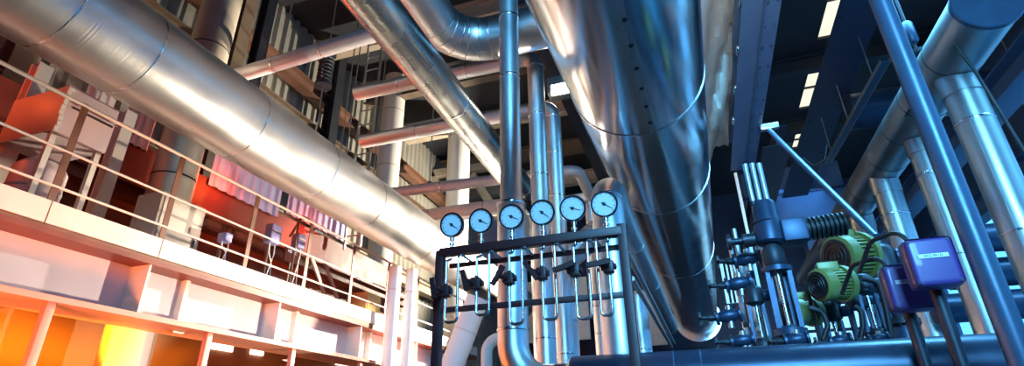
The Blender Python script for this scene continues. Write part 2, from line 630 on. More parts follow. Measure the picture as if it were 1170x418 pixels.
# ------------------------------------------------------------------ level pipes crossing on the left
a1, b1 = at(262, 89, 1, 5.45), at(470, 26, 1, 5.45)
cp1 = pipe('crossing_pipe', 'topmost level pipe crossing from the sunlit pipe to the dark-bellied pipe', 'pipe', [a1, b1], .12, GREYP, bands=(.9, 1.8), n=24, group='level crossing pipes', part='cladding')
a2, b2 = at(440, 221, 1, 10.3), at(660, 194, 1, 10.3)
e2 = V((b2.x + .05, 12.8, b2.z - .2))
cp2 = pipe('crossing_pipe', 'lower level pipe crossing behind the upright pipes to a small elbow', 'pipe', [a2, b2, e2], .125, GREYP, bend=.22, bands=(1.5, 3.0, 3.6), n=24, group='level crossing pipes')
CR1, CR2 = (a1, b1), (a2, b2)
a3, b3 = at(455, 251, 1, 11.9), at(632, 226, 1, 11.9)
pipe('crossing_pipe', 'lowest level pipe crossing just above the two leftmost gauges', 'pipe', [a3, b3], .172, WHITE, bands=(1.0, 2.5), n=24, group='level crossing pipes', part='run')
a4, b4 = at(470, 262, 1, 12.9), at(720, 224, 1, 12.9)
pipe('crossing_pipe', 'white level pipe close behind the lowest crossing pipe above the gauges', 'pipe', [a4 + V((0, 0, .16)), b4 + V((0, 0, .16))], .12, WHITE, bands=(1.2,), n=20, group='level crossing pipes', part='run')

# ------------------------------------------------------------------ bottom pipe along the frame's foot
bp = thing('foot_pipe', 'thick navy level pipe along the bottom, in front of the valves', 'pipe', (2, 4.4, 1.40))
MB().sweep([(AX + .36, 4.4, 1.56), (AX + .44, 4.4, 1.56), (AX + .5, 4.4, 1.545), (5.6, 4.4, 1.545)], [.131, .131, .195, .195], 40).build('pipe_run', DBLUE, bp)
for x in (at(800, 405, 1, 4.4).x, at(1045, 400, 1, 4.4).x, -.2):
    MB().lathe((x, 4.4, 1.545), (1, 0, 0), band_prof(.195, .012, .003), 40).build('weld_ring', BLUEP, bp)
for x in (-.9, 1.1, 3.6):
    MB().box((x, 4.4, .68), (.16, .16, 1.36), None, .01).build('support_post', DARK, bp)
    MB().box((x, 4.4, .01), (.3, .3, .02)).build('foot_plate', DARK, bp)
# ------------------------------------------------------------------ gauge frame
RY = 3.2
tl, tr = V((-1.585, RY, 2.31)), V((-.355, RY, 2.30))
fr = thing('gauge_frame', 'dark maroon steel frame carrying six gauges and their valves', 'frame', ((tl.x + tr.x) / 2, RY, 0))
MB().box((tl.x, RY, 1.165), (.055, .055, 2.33), None, .004).build('post', FRAME, fr)
MB().box((tr.x, RY, 1.18), (.055, .055, 2.36), None, .004).build('post', FRAME, fr)
MB().box(((tl.x + tr.x) / 2, RY, 2.315), (1.23, .07, .055), None, .004).build('top_rail', FRAME, fr)
MB().box(((tl.x + tr.x) / 2, RY, 1.925), (1.2, .03, .035), None, .003).build('lower_rail', FRAME, fr)
MB().box(((tl.x + tr.x) / 2, RY + .12, 2.255), (1.2, .03, .03), None, .003).build('rear_rail', FRAME, fr)
for x in (tl.x, tr.x):
    MB().box((x, RY, .01), (.16, .16, .02), None, .003).build('foot_plate', FRAME, fr)
gpx = [(517, 256), (550, 253), (585, 250), (620, 245), (655, 242), (691, 237)]
glab = ['leftmost round gauge on the frame, against the glare', 'second round gauge from the left on the frame',
        'third round gauge from the left, in front of the tallest upright pipe', 'fourth round gauge from the left on the frame',
        'fifth round gauge from the left, before the slanting pipe', 'rightmost round gauge on the frame, beside the widest pipe']
vlab = ['leftmost dark valve, at the left post of the frame', 'second dark valve from the left, its bar handle upright',
        'third dark valve from the left, its bar handle slanting right', 'fourth dark valve from the left, its bar handle slanting left',
        'fifth dark valve from the left with a flat-lying handle', 'rightmost dark valve, near the right post of the frame']
tlab = ['leftmost bent steel tube below the first gauge', 'bent steel tube below the second gauge', 'bent steel tube below the third gauge',
        'bent steel tube below the fourth gauge', 'bent steel tube below the fifth gauge', 'rightmost bent steel tube below the sixth gauge']


def make_gauge(loc, label, tilt, ptr):
    g = thing('pressure_gauge', label, 'gauge', loc, 'pressure gauges on the frame')
    g.rotation_euler = (0, 0, 0)
    R = .083
    o = V(loc)
    c = o + V((0, -.01, .165))          # dial centre above the stem foot
    nrm = V((0, -1, -.18)).normalized()  # face looks out and slightly down
    MB().lathe(c - nrm * .045, nrm, [(0, R * .8), (.004, R * .96), (.04, R), (.052, R + .004), (.058, R + .002), (.058, R - .007), (.046, R - .009)], 48).build('case', BEZEL, g)
    df = MB().lathe(c + nrm * .0015, nrm, [(0, R - .008), (.003, R - .008)], 48).build('dial', DIAL, g)
    u = V((1, 0, 0))
    w = nrm.cross(u).normalized()
    if w.z < 0: w = -w
    tk = MB()
    for k in range(28):
        a = math.radians(225 - 270 * k / 27)
        dvec = u * math.cos(a) + w * math.sin(a)
        r0 = R * (.72 if k % 3 == 0 else .78)
        tk.bar(c + nrm * .0052 + dvec * r0, c + nrm * .0052 + dvec * R * .86, .0035 if k % 3 == 0 else .002, .0012, nrm)
    tk.build('scale_marks', INK, df)
    a = math.radians(ptr)
    dvec = u * math.cos(a) + w * math.sin(a)
    nd = MB()
    nd.poly([c + nrm * .0065 - dvec * .02 + nrm.cross(dvec) * .004, c + nrm * .0065 - dvec * .02 - nrm.cross(dvec) * .004, c + nrm * .0065 + dvec * R * .7 - nrm.cross(dvec) * .0012, c + nrm * .0065 + dvec * R * .7 + nrm.cross(dvec) * .0012], nrm * .0015)
    nd.lathe(c + nrm * .0045, nrm, [(0, .011), (.005, .011), (.007, .006)], 16)
    nd.build('needle', INK, g)
    sm = MB().lathe(o, (0, 0, 1), [(0, .011), (.02, .011), (.02, .019), (.035, .019), (.035, .010), (.055, .010), (.055, .016), (.075, .016), (.085, .012)], 12)
    sm.build('stem', CHROME, g)
    return g


for i, (q, lab) in enumerate(zip(gpx, glab)):
    p = at(*q, 1, RY)
    make_gauge(V((p.x, RY, 2.343)), lab, 0, (-38, -30, -28, -40, -22, -36)[i])
    # mounting bracket of the second gauge
# tubes: down from the top rail through the valve, round a U and back up, over to the rear rail
vpx = [(507, 338), (541, 333), (575, 327), (613, 324), (652, 324), (690, 322)]
hang = [(-1.2, 100), (0.15, 105), (0.6, 58), (-.6, 125), (-1.4, 195), (-1.5, 185)]
for i in range(6):
    gx = at(*gpx[i], 1, RY).x
    ux = gx + (.085 if i < 5 else -.07)
    sg_ = 1 if i < 5 else -1
    zb = (1.83, 1.86, 1.79, 1.80, 1.79, 1.80)[i]
    y0 = RY - .07
    vz = (2.03, 2.06, 2.07, 2.08, 2.08, 2.08)[i]
    ux = gx + (.085 if i < 5 else -.064)
    bx = ux + (.022 if i < 5 else 0)
    t = thing('impulse_tube', tlab[i], 'tube', (gx, y0, zb), 'bent tubes under the gauges')
    p1 = rounded([V((gx, RY, 2.286)), V((gx, RY, 2.262)), V((gx, y0, 2.235)), V((gx, y0, vz + .051))], [.012, .02], 6)
    MB().sweep(p1, .0095, 10).build('upper_run', CHROME, t)
    low = [V((gx, y0, vz - .051)), V((gx, y0, zb)), V((ux, y0, zb)), V((ux, y0, 2.262))]
    low += ([V((bx, y0, 2.262))] if i < 5 else []) + [V((bx, RY + .100, 2.262))]
    MB().sweep(rounded(low, [.03, .03, .02, .014] if i < 5 else [.024, .024, .02], 6), .0095, 10).build('lower_run', CHROME, t)
    # valve on the down tube
    vo = V((gx, y0, vz))
    v = thing('needle_valve', vlab[i], 'valve', vo - V((0, 0, .04)), 'valves on the gauge tubes')
    bd = MB().box(vo, (.062, .06, .075), None, .01)
    bd.lathe(vo - V((0, 0, .05)), (0, 0, 1), [(0, .014), (.1, .014)], 10)
    bd.lathe(vo - V((.045, 0, 0)), (1, 0, 0), [(0, .02), (.09, .02)], 12)
    bd.build('valve_body', FRAME, v)
    a = math.radians(hang[i][1])
    hd = V((math.cos(a), 0, math.sin(a)))
    bdir = V((-.55, -.8, .1)).normalized()
    MB().lathe(vo, bdir, [(.02, .022), (.05, .022), (.05, .014), (.085, .014)], 12).build('bonnet', FRAME, v)
    hc = vo + bdir * .09
    MB().bar(hc - hd * .068, hc + hd * .068, .03, .026, (0, 1, 0)).build('bar_handle', FRAME, v)
# ------------------------------------------------------------------ left platform
BXP = -5.0
pf = thing('platform_girder', 'cream steel girder with stiffener plates below the railed platform', 'girder', (BXP, 6.5, 2.15))
Y0P, Y1P = .3, 12.2
MB().box((BXP - .28, (Y0P + Y1P) / 2, 2.52), (.03, Y1P - Y0P, .5)).build('web', LILAC, pf, False)
MB().box((BXP - .28, (Y0P + Y1P) / 2, 2.775), (.56, Y1P - Y0P, .05)).build('top_flange', OXIDE, pf, False)
MB().box((BXP - .24, (Y0P + Y1P) / 2, 2.245), (.56, Y1P - Y0P, .05)).build('bottom_flange', UNDERLIT, pf, False)
for y in (1.4, 3.75, 5.6, 7.45, 9.3, 11.1):
    MB().box((BXP - .145, y, 2.51), (.25, .022, .48)).build('stiffener', CREAM, pf, False)
for y in (4.35, 6.15, 8.0):
    MB().box((BXP - .225, y, 2.51), (.08, .05, .48)).build('stiffener', CREAM, pf, False)
# deck and toe plates
dk = thing('platform_deck', 'steel platform deck edged with a pale toe plate', 'deck', (BXP - 1.2, 6.5, 2.80))
dpm = MB()
holed_plate(dpm, BXP - 2.18, BXP, Y0P, Y1P, 2.8, 2.828, [(-6.5 - .3, -6.5 + .3, 4.84 - .3, 4.84 + .3)])
dpm.build('deck_plate', RUSTB, dk, False)
ys = [.3, 1.62, 2.72, 3.78, 4.9, 5.97, 7.04, 8.1, 9.2, 10.3, 11.4, 12.2]
for a, b in zip(ys, ys[1:]):
    z0, z1 = 2.83, 3.02
    MB().box((BXP + .005, (a + b) / 2, (z0 + z1) / 2), (.012, b - a - .012, z1 - z0)).build('toe_plate', CREAM, dk, False)
# railing: each bay's posts and rails are parts of one guard rail
gr = thing('guard_railing', 'steel guard railing with three rails along the platform edge', 'railing', (BXP, 6.5, 2.83))
for i, y in enumerate(ys[1:-1]):
    MB().box((BXP - .02, y, 3.41), (.012, .06, 1.16)).build('post', RUSTB, gr, False)
for z in (3.97, 3.49, 3.16):
    MB().sweep([(BXP - .02, .3, z), (BXP - .02, 12.0, z)], .018 if z > 3.9 else .012, 10).build('rail', CREAM, gr)
# hooped ladder gate
gt = thing('ladder_hoop', 'curved hoop handrail rising behind the platform railing', 'railing', (BXP - .3, 5.9, 2.83))
h0 = at(346, 327, 0, BXP - .25)
pp = rounded([V((BXP - .25, 5.95, 2.83)), V((BXP - .25, 5.95, 4.12)), V((BXP - .25, 6.25, 4.12)), V((BXP - .25, 6.25, 3.2))], .14, 6)
MB().sweep(pp, .018, 8).build('hoop', RUSTB, gt)
MB().sweep([(BXP - .25, 6.0, 4.09), (BXP - .95, 6.6, 4.09)], .02, 8).build('crossbar', RUSTB, gt)
# stair stringers beyond
for k, (lab, dy) in enumerate((('steep stair side rail slanting behind the hoop', 0), ('second stair side rail slanting further behind the hoop', .35))):
    s = MB().bar((BXP - .6, 6.75 + dy, 3.75), (BXP - .6, 7.5 + dy, 2.88), .03, .06).build('stair_rail', UNDERLIT)
    tag(s, lab, 'stair rail')
# posts below the girder
for k, (y, lab) in enumerate(((2.98, 'slim post below the girder, nearest the yellow glow'), (4.6, 'slim post below the girder beside the scribble marks'), (5.95, 'slim post below the girder, third along'), (7.5, 'slim post below the girder, next to the white pipes'))):
    s = MB().box((BXP - .02, y, 1.11), (.06, .07, 2.22), None, .004).build('slim_post', UNDERLIT)
    tag(s, lab, 'post', 'slim posts below the girder')
# back lining of the platform space and the undercroft
s = MB()
s.box((-7.25, 6.0, 3.93), (.1, 12, 2.2))
struct('wall_platform', s, OXIDE)
s = MB()
s.box((-7.6, 6.0, 1.38), (.1, 13, 2.76))
struct('wall_undercroft', s, mat('tan_plaster', (.42, .22, .10), 0, .7, .3, 2, bump=.05))
# dark horizontal channel in the undercroft
for z, lab in ((1.72, 'upper channel beam running through the dark space below the platform'), (1.3, 'lower channel beam running through the dark space below the platform')):
    tag(MB().ibeam((-6.4, 1, z), (-6.4, 12, z), .16, .2).build('channel_beam', RUSTB, None, False), lab, 'beam')
# undercroft column
r_ = at(150, 390, 0, -6.0)
pc = thing('undercroft_pipe', 'lilac-grey upright pipe in the dark below the platform', 'pipe', (-6.0, r_.y, 0))
MB().sweep([(-6.0, r_.y, 0), (-6.0, r_.y, 2.7)], .2, 28).build('cladding', LILAC, pc)
MB().lathe((-6.0, r_.y, 1.6), (0, 0, 1), band_prof(.2, .04, .008), 28).build('joint_band', CREAM, pc)
# bright openings low in the undercroft wall
for k, (q, w) in enumerate((((255, 392), .5), ((296, 398), .3), ((395, 412), .6))):
    p = at(*q, 0, -7.5)
    o = MB().box((-7.53, p.y, p.z), (.03, w, .22)).build('window_%d' % (10 + k), emit('low_opening_%d' % k, (1, .93, .85), 3.0), None, False)
    o['kind'] = 'structure'
# hook rods under the girder
for k, (q, lab) in enumerate((((212, 372), 'small hooked rod hanging under the girder by the scribble marks'), ((332, 405), 'small hooked rod hanging under the girder, further along'))):
    p = at(*q, 0, -5.2)
    tag(MB().sweep(rounded([V((-5.2, p.y, 2.22)), V((-5.2, p.y, p.z - .08)), V((-5.2, p.y - .13, p.z - .08))], .02, 4), .01, 6).build('hanging_hook', WHITE), lab, 'rod')

# column that stands through the platform
c1x, c1y = -6.5, 4.84
c1 = thing('round_column', 'thick round column rising through the platform behind the sunlit pipe', 'column', (c1x, c1y, 0))
MB().sweep([(c1x, c1y, 0), (c1x, c1y, ZC)], .275, 40).build('shaft', mat('column_cladding', (.60, .53, .42), .55, .42, .2, 2, bump=.03), c1)
for z in (2.86, 4.4, 6.6, 8.0):
    MB().lathe((c1x, c1y, z), (0, 0, 1), band_prof(.275, .02, .006), 40).build('joint_band', DARK, c1)
# two pale columns further back
def pale_col(e1, e2, Y, lab, r):
    p = at((e1[0] + e2[0]) / 2, e1[1], 1, Y)
    c = thing('round_column', lab, 'column', (p.x, Y, 0))
    MB().sweep([(p.x, Y, 0), (p.x, Y, ZC)], r, 36).build('shaft', COLM, c)
    for z in (4.3, 6.2, 8.3, 10.2):
        MB().lathe((p.x, Y, z), (0, 0, 1), band_prof(r, .03, .006), 36).build('joint_band', TAN, c)
pale_col((433, 140), (463, 140), 12.3, 'pale round column left of the dark-bellied pipe, beside the ladder', .335)
pale_col((510, 180), (538, 180), 14.5, 'pale round column seen below the dark-bellied pipe', .37)

# ------------------------------------------------------------------ things on and behind the platform
db = thing('duct_box', 'pale sheet metal box with a slot, torn at its edge, above the platform', 'box', (-5.75, 3.0, 3.8))
MB().box((-5.8, 2.99, 4.06), (.8, .5, .5), None, .006).build('shell', LILAC, db)
MB().box((-5.395, 3.02, 4.10), (.012, .40, .018)).build('slot', INK, db, False)
MB().poly([(-5.39, 2.82, 4.13), (-5.39, 3.24, 4.12), (-5.33, 3.24, 4.09), (-5.33, 2.82, 4.10)], (0, 0, .006)).build('slot_hood', LILAC, db, False)
e = MB()
for k in range(9):
    z = 3.83 + k * .057
    e.box((-5.392, 2.755 + random.uniform(-.012, .012), z), (.014, .03 + random.uniform(0, .02), .05))
e.build('torn_edge', WHITE, db, False)
for y in (2.78, 3.2):
    MB().box((-5.46, y, 3.32), (.05, .05, .97)).build('leg', CREAM, db, False)
# flat upright stanchions
for q, lab in (((22, 140), 'pale flat stanchion left of the sheet metal box'), ((125, 195), 'pale flat stanchion right of the sheet metal box')):
    p = at(*q, 0, -6.36)
    s = MB().ibeam((-6.36, p.y, 2.83), (-6.36, p.y, 4.9), .14, .14, .015, (1, 0, 0)).build('stanchion', CREAM, None, False)
    tag(s, lab, 'stanchion', 'flat stanchions on the platform')
# ribbed panels
def ribbed(name, lab, q0, q1, X, m, pitch=.12, cat='panel', up=0, dn=.35):
    a, b = at(*q0, 0, X), at(*q1, 0, X)
    y0, y1 = sorted((a.y, b.y)); z0, z1 = a.z - dn, a.z + up
    mb = MB()
    corrugated(mb, y0, y1, z0, z1, X, .03, pitch)
    o = mb.build(name, m, None, False)
    tag(o, lab, cat)
    zm = max(z0 + .03, min(z1 - .05, 4.98))
    MB().box((X - .031, (y0 + y1) / 2, zm), (.036, y1 - y0, .05)).build('mounting_rail', DARK, o, False)
    return o
ribbed('ribbed_panel', 'small ribbed white panel just right of the sheet metal box', (102, 97), (132, 117), -7.15, WHITE, .11, dn=.55)
ribbed('ribbed_panel', 'small ribbed white panel right of the box, second along', (148, 122), (178, 140), -7.15, WHITE, .11, dn=.5)
ribbed('ribbed_panel', 'long blue ribbed panel between the thick column and the hoop', (246, 178), (322, 220), -7.15, CORRB, .2, up=.35, dn=.52)
ribbed('ribbed_panel', 'blue ribbed panel close under the sunlit pipe near the hoop', (330, 224), (396, 260), -7.15, CORRB, .2, up=.35, dn=.35)
# dark cross wall beams above the platform
tag(MB().ibeam((-6.95, .5, 4.18), (-6.95, 12, 4.18), .22, .2, .02).build('wall_girder', OXIDE, None, False), 'oxide red girder along the back of the platform', 'girder')
# electrical cabinets behind the rail
def cabinet(q, w, h, d, m, lab, name='equipment_cabinet', X=-6.72, z=2.83):
    p = at(*q, 0, X)
    c = thing(name, lab, 'cabinet', (X, p.y, z))
    MB().box((X, p.y, z + h / 2), (d, w, h), None, .01).build('cabinet_body', m, c)
    MB().box((X + d / 2 + .008, p.y, z + h / 2), (.016, w * .88, h * .9), None, .004).build('door', m, c)
    MB().box((X + d / 2 + .02, p.y + w * .36, z + h / 2), (.02, .02, .1)).build('handle', DARK, c)
    return c
cabinet((85, 215), .52, .75, .4, YELP, 'ochre cabinet behind the railing, below the sheet metal box')
cabinet((133, 240), .3, .62, .35, CREAM, 'narrow cream cabinet right of the ochre one')
cabinet((190, 262), .62, 1.0, .4, CREAM, 'tall cream cabinet in front of the thick column', X=-5.9)
cabinet((383, 322), .5, .6, .4, CREAM, 'low cream cabinet near the far end of the railing')
cabinet((420, 300), .55, 1.1, .5, YELP, 'ochre cabinet at the far end of the railing')
# low crates behind the sign
for k, q in enumerate(((318, 300), (332, 306), (348, 312))):
    p = at(*q, 0, -6.2)
    b = MB().box((-6.2, p.y, 3.0), (.3, .26, .34), None, .01).build('ochre_case', YELP)
    tag(b, ('ochre case on the deck under the left lavender box', 'ochre case on the deck under the dark sign', 'ochre case on the deck beside the hoop foot')[k], 'case', 'ochre cases on the platform')
# round cylinder vessel at left edge
vs = thing('round_vessel', 'lilac round vessel on the platform at the left edge', 'vessel', (-5.95, at(45, 200, 0, -5.95).y, 2.83))
vy = at(45, 200, 0, -5.95).y
MB().lathe((-5.95, vy, 2.83), (0, 0, 1), [(0, .2), (.02, .22), (.78, .22), (.86, .16), (.88, .05)], 32).build('shell', LILAC, vs)
MB().lathe((-5.95, vy, 3.4), (0, 0, 1), band_prof(.22, .03, .006), 32).build('joint_band', CREAM, vs)
# lavender control boxes on posts
def jbox(q, w, h, lab, X=-5.55):
    p = at(*q, 0, X)
    b = thing('control_box', lab, 'control box', (X, p.y, 2.83), 'lavender control boxes')
    zc = p.z
    MB().sweep([(X - .05, p.y, 2.83), (X - .05, p.y, zc)], .02, 8).build('post', RUSTB, b)
    MB().box((X, p.y, zc), (.14, w, h), None, .02, 3).build('shell', BOXL, b)
    MB().box((X + .073, p.y, zc + h * .12), (.006, w * .7, h * .1)).build('label_plate', WHITE, b, False)
    MB().sweep(rounded([V((X + .02, p.y - .05, zc - h / 2)), V((X + .03, p.y - .05, zc - h)), V((X + .03, p.y + .03, zc - h * 1.5)), V((X + .02, p.y + .1, 2.86))], .05, 4), .008, 6).build('cable', WHITE, b)
    MB().sweep(rounded([V((X + .02, p.y + .05, zc - h / 2)), V((X + .03, p.y + .05, zc - h)), V((X + .03, p.y - .1, 2.86))], .05, 4), .008, 6).build('cable', WHITE, b)
jbox((257, 272), .12, .12, 'small lavender control box with white cables, left of the others')
jbox((312, 268), .2, .28, 'larger lavender control box with white cables, in the middle')
jbox((341, 276), .17, .22, 'lavender control box above the dark sign')
# dark sign with white letters
p = at(333, 292, 0, -5.5)
sg = thing('sign_board', 'dark sign board with white letters under the lavender box', 'sign', (-5.5, p.y, p.z - .12))
MB().box((-5.5, p.y, p.z), (.02, .3, .22), None, .004).build('board', mat('matt_sign_paint', (.05, .012, .012), 0, .85, .2, 8, spec=.05), sg)
text_mesh('lettering', 'HEXEC', .062, BOXL, sg, Matrix.Translation((.012, 0, .17)) @ Matrix.Rotation(PI / 2, 4, 'Z') @ Matrix.Rotation(PI / 2, 4, 'X'))
MB().box((-5.5, p.y, (2.831 + p.z - .11) / 2), (.02, .03, p.z - .11 - 2.831)).build('post', RUSTB, sg, False)
# far end: white upright pipes where the railing stops
for k, (q, r, lab) in enumerate((((449, 345), .11, 'bright white upright pipe at the far end of the railing'), ((468, 350), .10, 'second bright white upright pipe, nearer the gauge frame'))):
    p = at(*q, 0, (-4.80, -4.62)[k])
    wp = thing('white_pipe', lab, 'pipe', (p.x, p.y, 0), 'white upright pipes')
    zt = min(at(q[0], 302, 1, p.y).z, 3.82)
    MB().sweep([(p.x, p.y, 0), (p.x, p.y, zt)], r, 24).build('cladding', WHITE, wp)
    MB().lathe((p.x, p.y, zt - .4), (0, 0, 1), band_prof(r, .03, .006), 24).build('joint_band', CREAM, wp)
# sloping white pipe seen through the left of the frame
a, b = at(514, 425, 1, 6.8), at(546, 340, 1, 6.8)
sp = thing('sloping_pipe', 'white pipe sloping down behind the left side of the gauge frame', 'pipe', a)
MB().sweep([a, b], .155, 28).build('cladding', WHITE, sp)
MB().lathe(a.lerp(b, .55), b - a, band_prof(.155, .02, .006), 28).build('joint_band', CREAM, sp)
a, b, c = at(556, 430, 1, 6.4), at(556, 388, 1, 6.4), at(600, 384, 1, 6.4)
tag(MB().sweep(rounded([a, b, c], .16, 7), .07, 20).build('bent_pipe', WHITE), 'small white bent pipe below the second valve', 'pipe')

# ------------------------------------------------------------------ upper left: wall framing, hangers, ladder
for k, (z, y0, lab) in enumerate(((9.45, 3.0, 'highest brown wall beam at upper left'), (8.35, 3.0, 'brown wall beam next below the highest one'), (6.9, 3.0, 'brown wall beam behind the crossing pipes'), (5.7, 3.0, 'lowest brown wall beam above the platform'))):
    tag(MB().ibeam((-8.75, y0, z), (-8.75, 20, z), .3, .34, .03).build('wall_beam', (RUSTB, BRNB, BRNB, TAN)[k], None, False), lab, 'beam', 'beams along the corrugated wall')
for k, y in enumerate((3.6, 6.9, 10.2, 13.4)):
    tag(MB().ibeam((-8.5, y, 2.8), (-8.5, y, ZC), .3, .3, .03, (1, 0, 0)).build('wall_post', (BRNB, BRNB, DARK, BRNB)[k], None, False), 'dark upright wall post, %s' % ('nearest the left edge', 'left of the spring hanger', 'behind the ladder', 'beyond the pale column')[k], 'post', 'posts along the corrugated wall')
# dark sloping channel behind column
tag(MB().ibeam((-7.6, at(295, 60, 0, -7.6).y, 2.765), (-7.6, at(295, 60, 0, -7.6).y, 9.8), .22, .22, .02, (1, 0, 0)).build('dark_channel', DARK, None, False), 'dark upright channel right of the thick column top', 'channel')
# roof beams across the left bay and the right bay
for k, (y, z) in enumerate(((9.8, 10.9), (12.2, 10.9), (14.8, 10.9), (17.6, 10.9), (20.4, 10.9))):
    tag(MB().ibeam((X0 + .3, y, z), (.6, y, z), .3, .55, .03).build('roof_beam', BRNB if k % 2 else TAN, None, False), 'roof beam crossing the left half of the hall, %s from the viewer' % ('first', 'second', 'third', 'fourth', 'fifth')[k], 'beam', 'roof beams')
for k, (y, z) in enumerate(((11.3, 11.1), (15.4, 11.1), (19.3, 11.1))):
    tag(MB().ibeam((.9, y, z), (X1 - .2, y, z), .3, .5, .03).build('roof_purlin', DECK, None, False), 'black roof purlin between the skylights, %s from the viewer' % ('first', 'second', 'third')[k], 'purlin', 'roof purlins')
# spring hanger
hp = at(372, 80, 1, 7.4)
sh = thing('spring_hanger', 'dark coil spring hanger on a thin rod between the crossing pipes', 'hanger', (hp.x, 7.4, hp.z - 2.2))
MB().sweep([(hp.x, 7.4, ZC), (hp.x, 7.4, hp.z - 2.0)], .012, 8).build('rod', GALV, sh)
coil = [V((hp.x + .13 * math.cos(t * .6), 7.4 + .13 * math.sin(t * .6), hp.z - .35 + t * .0085)) for t in range(84)]
MB().sweep(coil, .028, 8).build('coil_spring', DARK, sh)
for dz in (-.38, .4):
    MB().lathe((hp.x, 7.4, hp.z + dz), (0, 0, 1), [(-.03, .17), (.03, .17)], 24).build('end_plate', DARK, sh)
MB().box((hp.x, 7.4, hp.z - 1.1), (.06, .06, .3)).build('turnbuckle', DARK, sh, False)
MB().box((hp.x, 7.4, hp.z - 1.95), (.3, .12, .18), None, .02).build('pipe_clamp', DARK, sh)
# ladder
l0, l1 = at(404, 195, 1, 9.4), at(436, 60, 1, 9.4)
ld = thing('ladder', 'light steel ladder with thin side rails left of the pale column', 'ladder', (l0.x, 9.4, l0.z - 1.5))
for dx in (0, .4):
    MB().box((l0.x + dx, 9.4, l0.z + 1.4), (.04, .05, 6.6)).build('side_rail', GALV, ld, False)
for k in range(16):
    MB().sweep([(l0.x, 9.4, l0.z - 1.6 + k * .4), (l0.x + .4, 9.4, l0.z - 1.6 + k * .4)], .018, 8).build('rung', GALV, ld)
for k, dx in enumerate((-.35, -.18, .62)):
    tag(MB().sweep([(l0.x + dx, 9.3, 6.3), (l0.x + dx, 9.3, ZC)], .014, 8).build('hanger_rod', GALV), 'thin hanger rod %s the ladder' % ('furthest left of', 'close left of', 'right of')[k], 'rod', 'hanger rods by the ladder')
# far diagonal braces and panels on the back left
br = thing('crossed_braces', 'tan steel frame with crossed braces behind the pale columns', 'frame', (-8.0, 17.5, 4))
for a, b in (((462, 195), (520, 128)), ((470, 150), (500, 215)), ((430, 100), (476, 170)), ((455, 205), (560, 190)), ((540, 200), (575, 255))):
    MB().bar(at(*a, 1, 17.5), at(*b, 1, 17.5), .3, .26, (0, 1, 0)).build('brace', TAN, br, False)
for k, (x0, x1, z0, z1, m, lab) in enumerate(((-9.0, -7.9, 6.5, 10.5, CORRB, 'blue wall panel behind the crossed braces'), (-7.3, -5.6, 8.2, 10.4, WHITE, 'white wall panel behind the crossed braces'), (-7.7, -4.2, 4.6, 7.2, WHITE, 'pale wall panel above the leftmost gauges'), (-4.0, -1.2, 4.2, 6.4, CREAM, 'pale wall panel behind the upright pipes'))):
    tag(MB().box(((x0 + x1) / 2, 22.5, (z0 + z1) / 2), (x1 - x0, .12, z1 - z0)).build('wall_panel', m, None, False), lab, 'panel')
# dark lattice beam along the hall left of the widest pipe, with a flood lamp
for k, (X, lab) in enumerate(((-2.35, 'dark lattice beam beside the flood lamp, left of the widest pipe'),)):
    lat = thing('lattice_beam', lab, 'beam', (X, 14, 9.0))
    MB().bar((X, 8, 9.1), (X, 24, 9.1), .3, .12).build('lower_chord', DARK, lat, False)
    MB().bar((X, 8, 10.2), (X, 24, 10.2), .3, .12).build('upper_chord', DARK, lat, False)
    for j in range(12):
        y = 8.2 + j * 1.3
        MB().bar((X, y, 9.1 if j % 2 else 10.2), (X, y + 1.3, 10.2 if j % 2 else 9.1), .1, .08).build('lattice_web', DARK, lat, False)
lp_ = at(641, 101, 1, 7.6)
fl = thing('flood_lamp', 'glowing flood lamp high under the roof left of the widest pipe', 'lamp', lp_ - V((0, 0, .12)))
MB().box(lp_ + V((0, .12, .1)), (.5, .3, .34), None, .03).build('housing', GALV, fl)
MB().box(lp_ + V((0, -.02, -.02)), (.34, .05, .2), None, .02).build('lens', emit('lamp_glass', (1, .95, .8), 30), fl)
MB().box(V((lp_.x, lp_.y + .2, (lp_.z + .27 + ZC) / 2)), (.05, .05, ZC - lp_.z - .275)).build('hanger_pole', DARK, fl, False)
# ------------------------------------------------------------------ right side
# overhead steel beam along the hall
BB = at(870, 0, 2, 5.6)
be = at(857, 192, 2, 5.5)
ob = thing('overhead_beam', 'blue painted steel beam running overhead right of the widest pipe', 'beam', (1.25, 6, 5.3))
xa, xb = at(848, 0, 2, 5.5).x, at(893, 0, 2, 5.5).x
yE = be.y
MB().box(((xa + xb) / 2, (2 + yE) / 2, 5.51), (xb - xa, yE - 2, .03)).build('bottom_flange', BEAMB, ob, False)
MB().box(((xa + xb) / 2, (2 + yE) / 2, 5.8), (.03, yE - 2, .56)).build('web', BEAMB, ob, False)
MB().box(((xa + xb) / 2, (2 + yE) / 2, 6.08), (xb - xa, yE - 2, .03)).build('top_flange', BEAMB, ob, False)
xm = xa + (xb - xa) * .56
MB().box((xm, (2 + yE) / 2, 5.485), (.02, yE - 2, .02)).build('weld_bead', BLUEP, ob, False)
k = MB()
y = 4.0
while y < yE - .2:
    for f in (.66, .9):
        k.lathe((xa + (xb - xa) * f, y, 5.495), (0, 0, -1), [(0, .013), (.012, .013), (.018, .006)], 8)
    y += .42
k.build('bolt_row', DARK, ob)
for y in (5.2, 6.1, 7.0, 7.9):
    MB().box((xa + .0, y, 5.52), (.05, .16, .05), None, .01).build('clip', ALUB, ob)
# upright end bracket under the beam with pale strip
us = MB().box((at(841, 200, 1, yE).x, yE + .06, 2.74), (.05, .05, 5.46)).build('conduit_strip', WHITE, None, False)
tag(us, 'pale thin upright strip at the end of the overhead beam', 'strip')
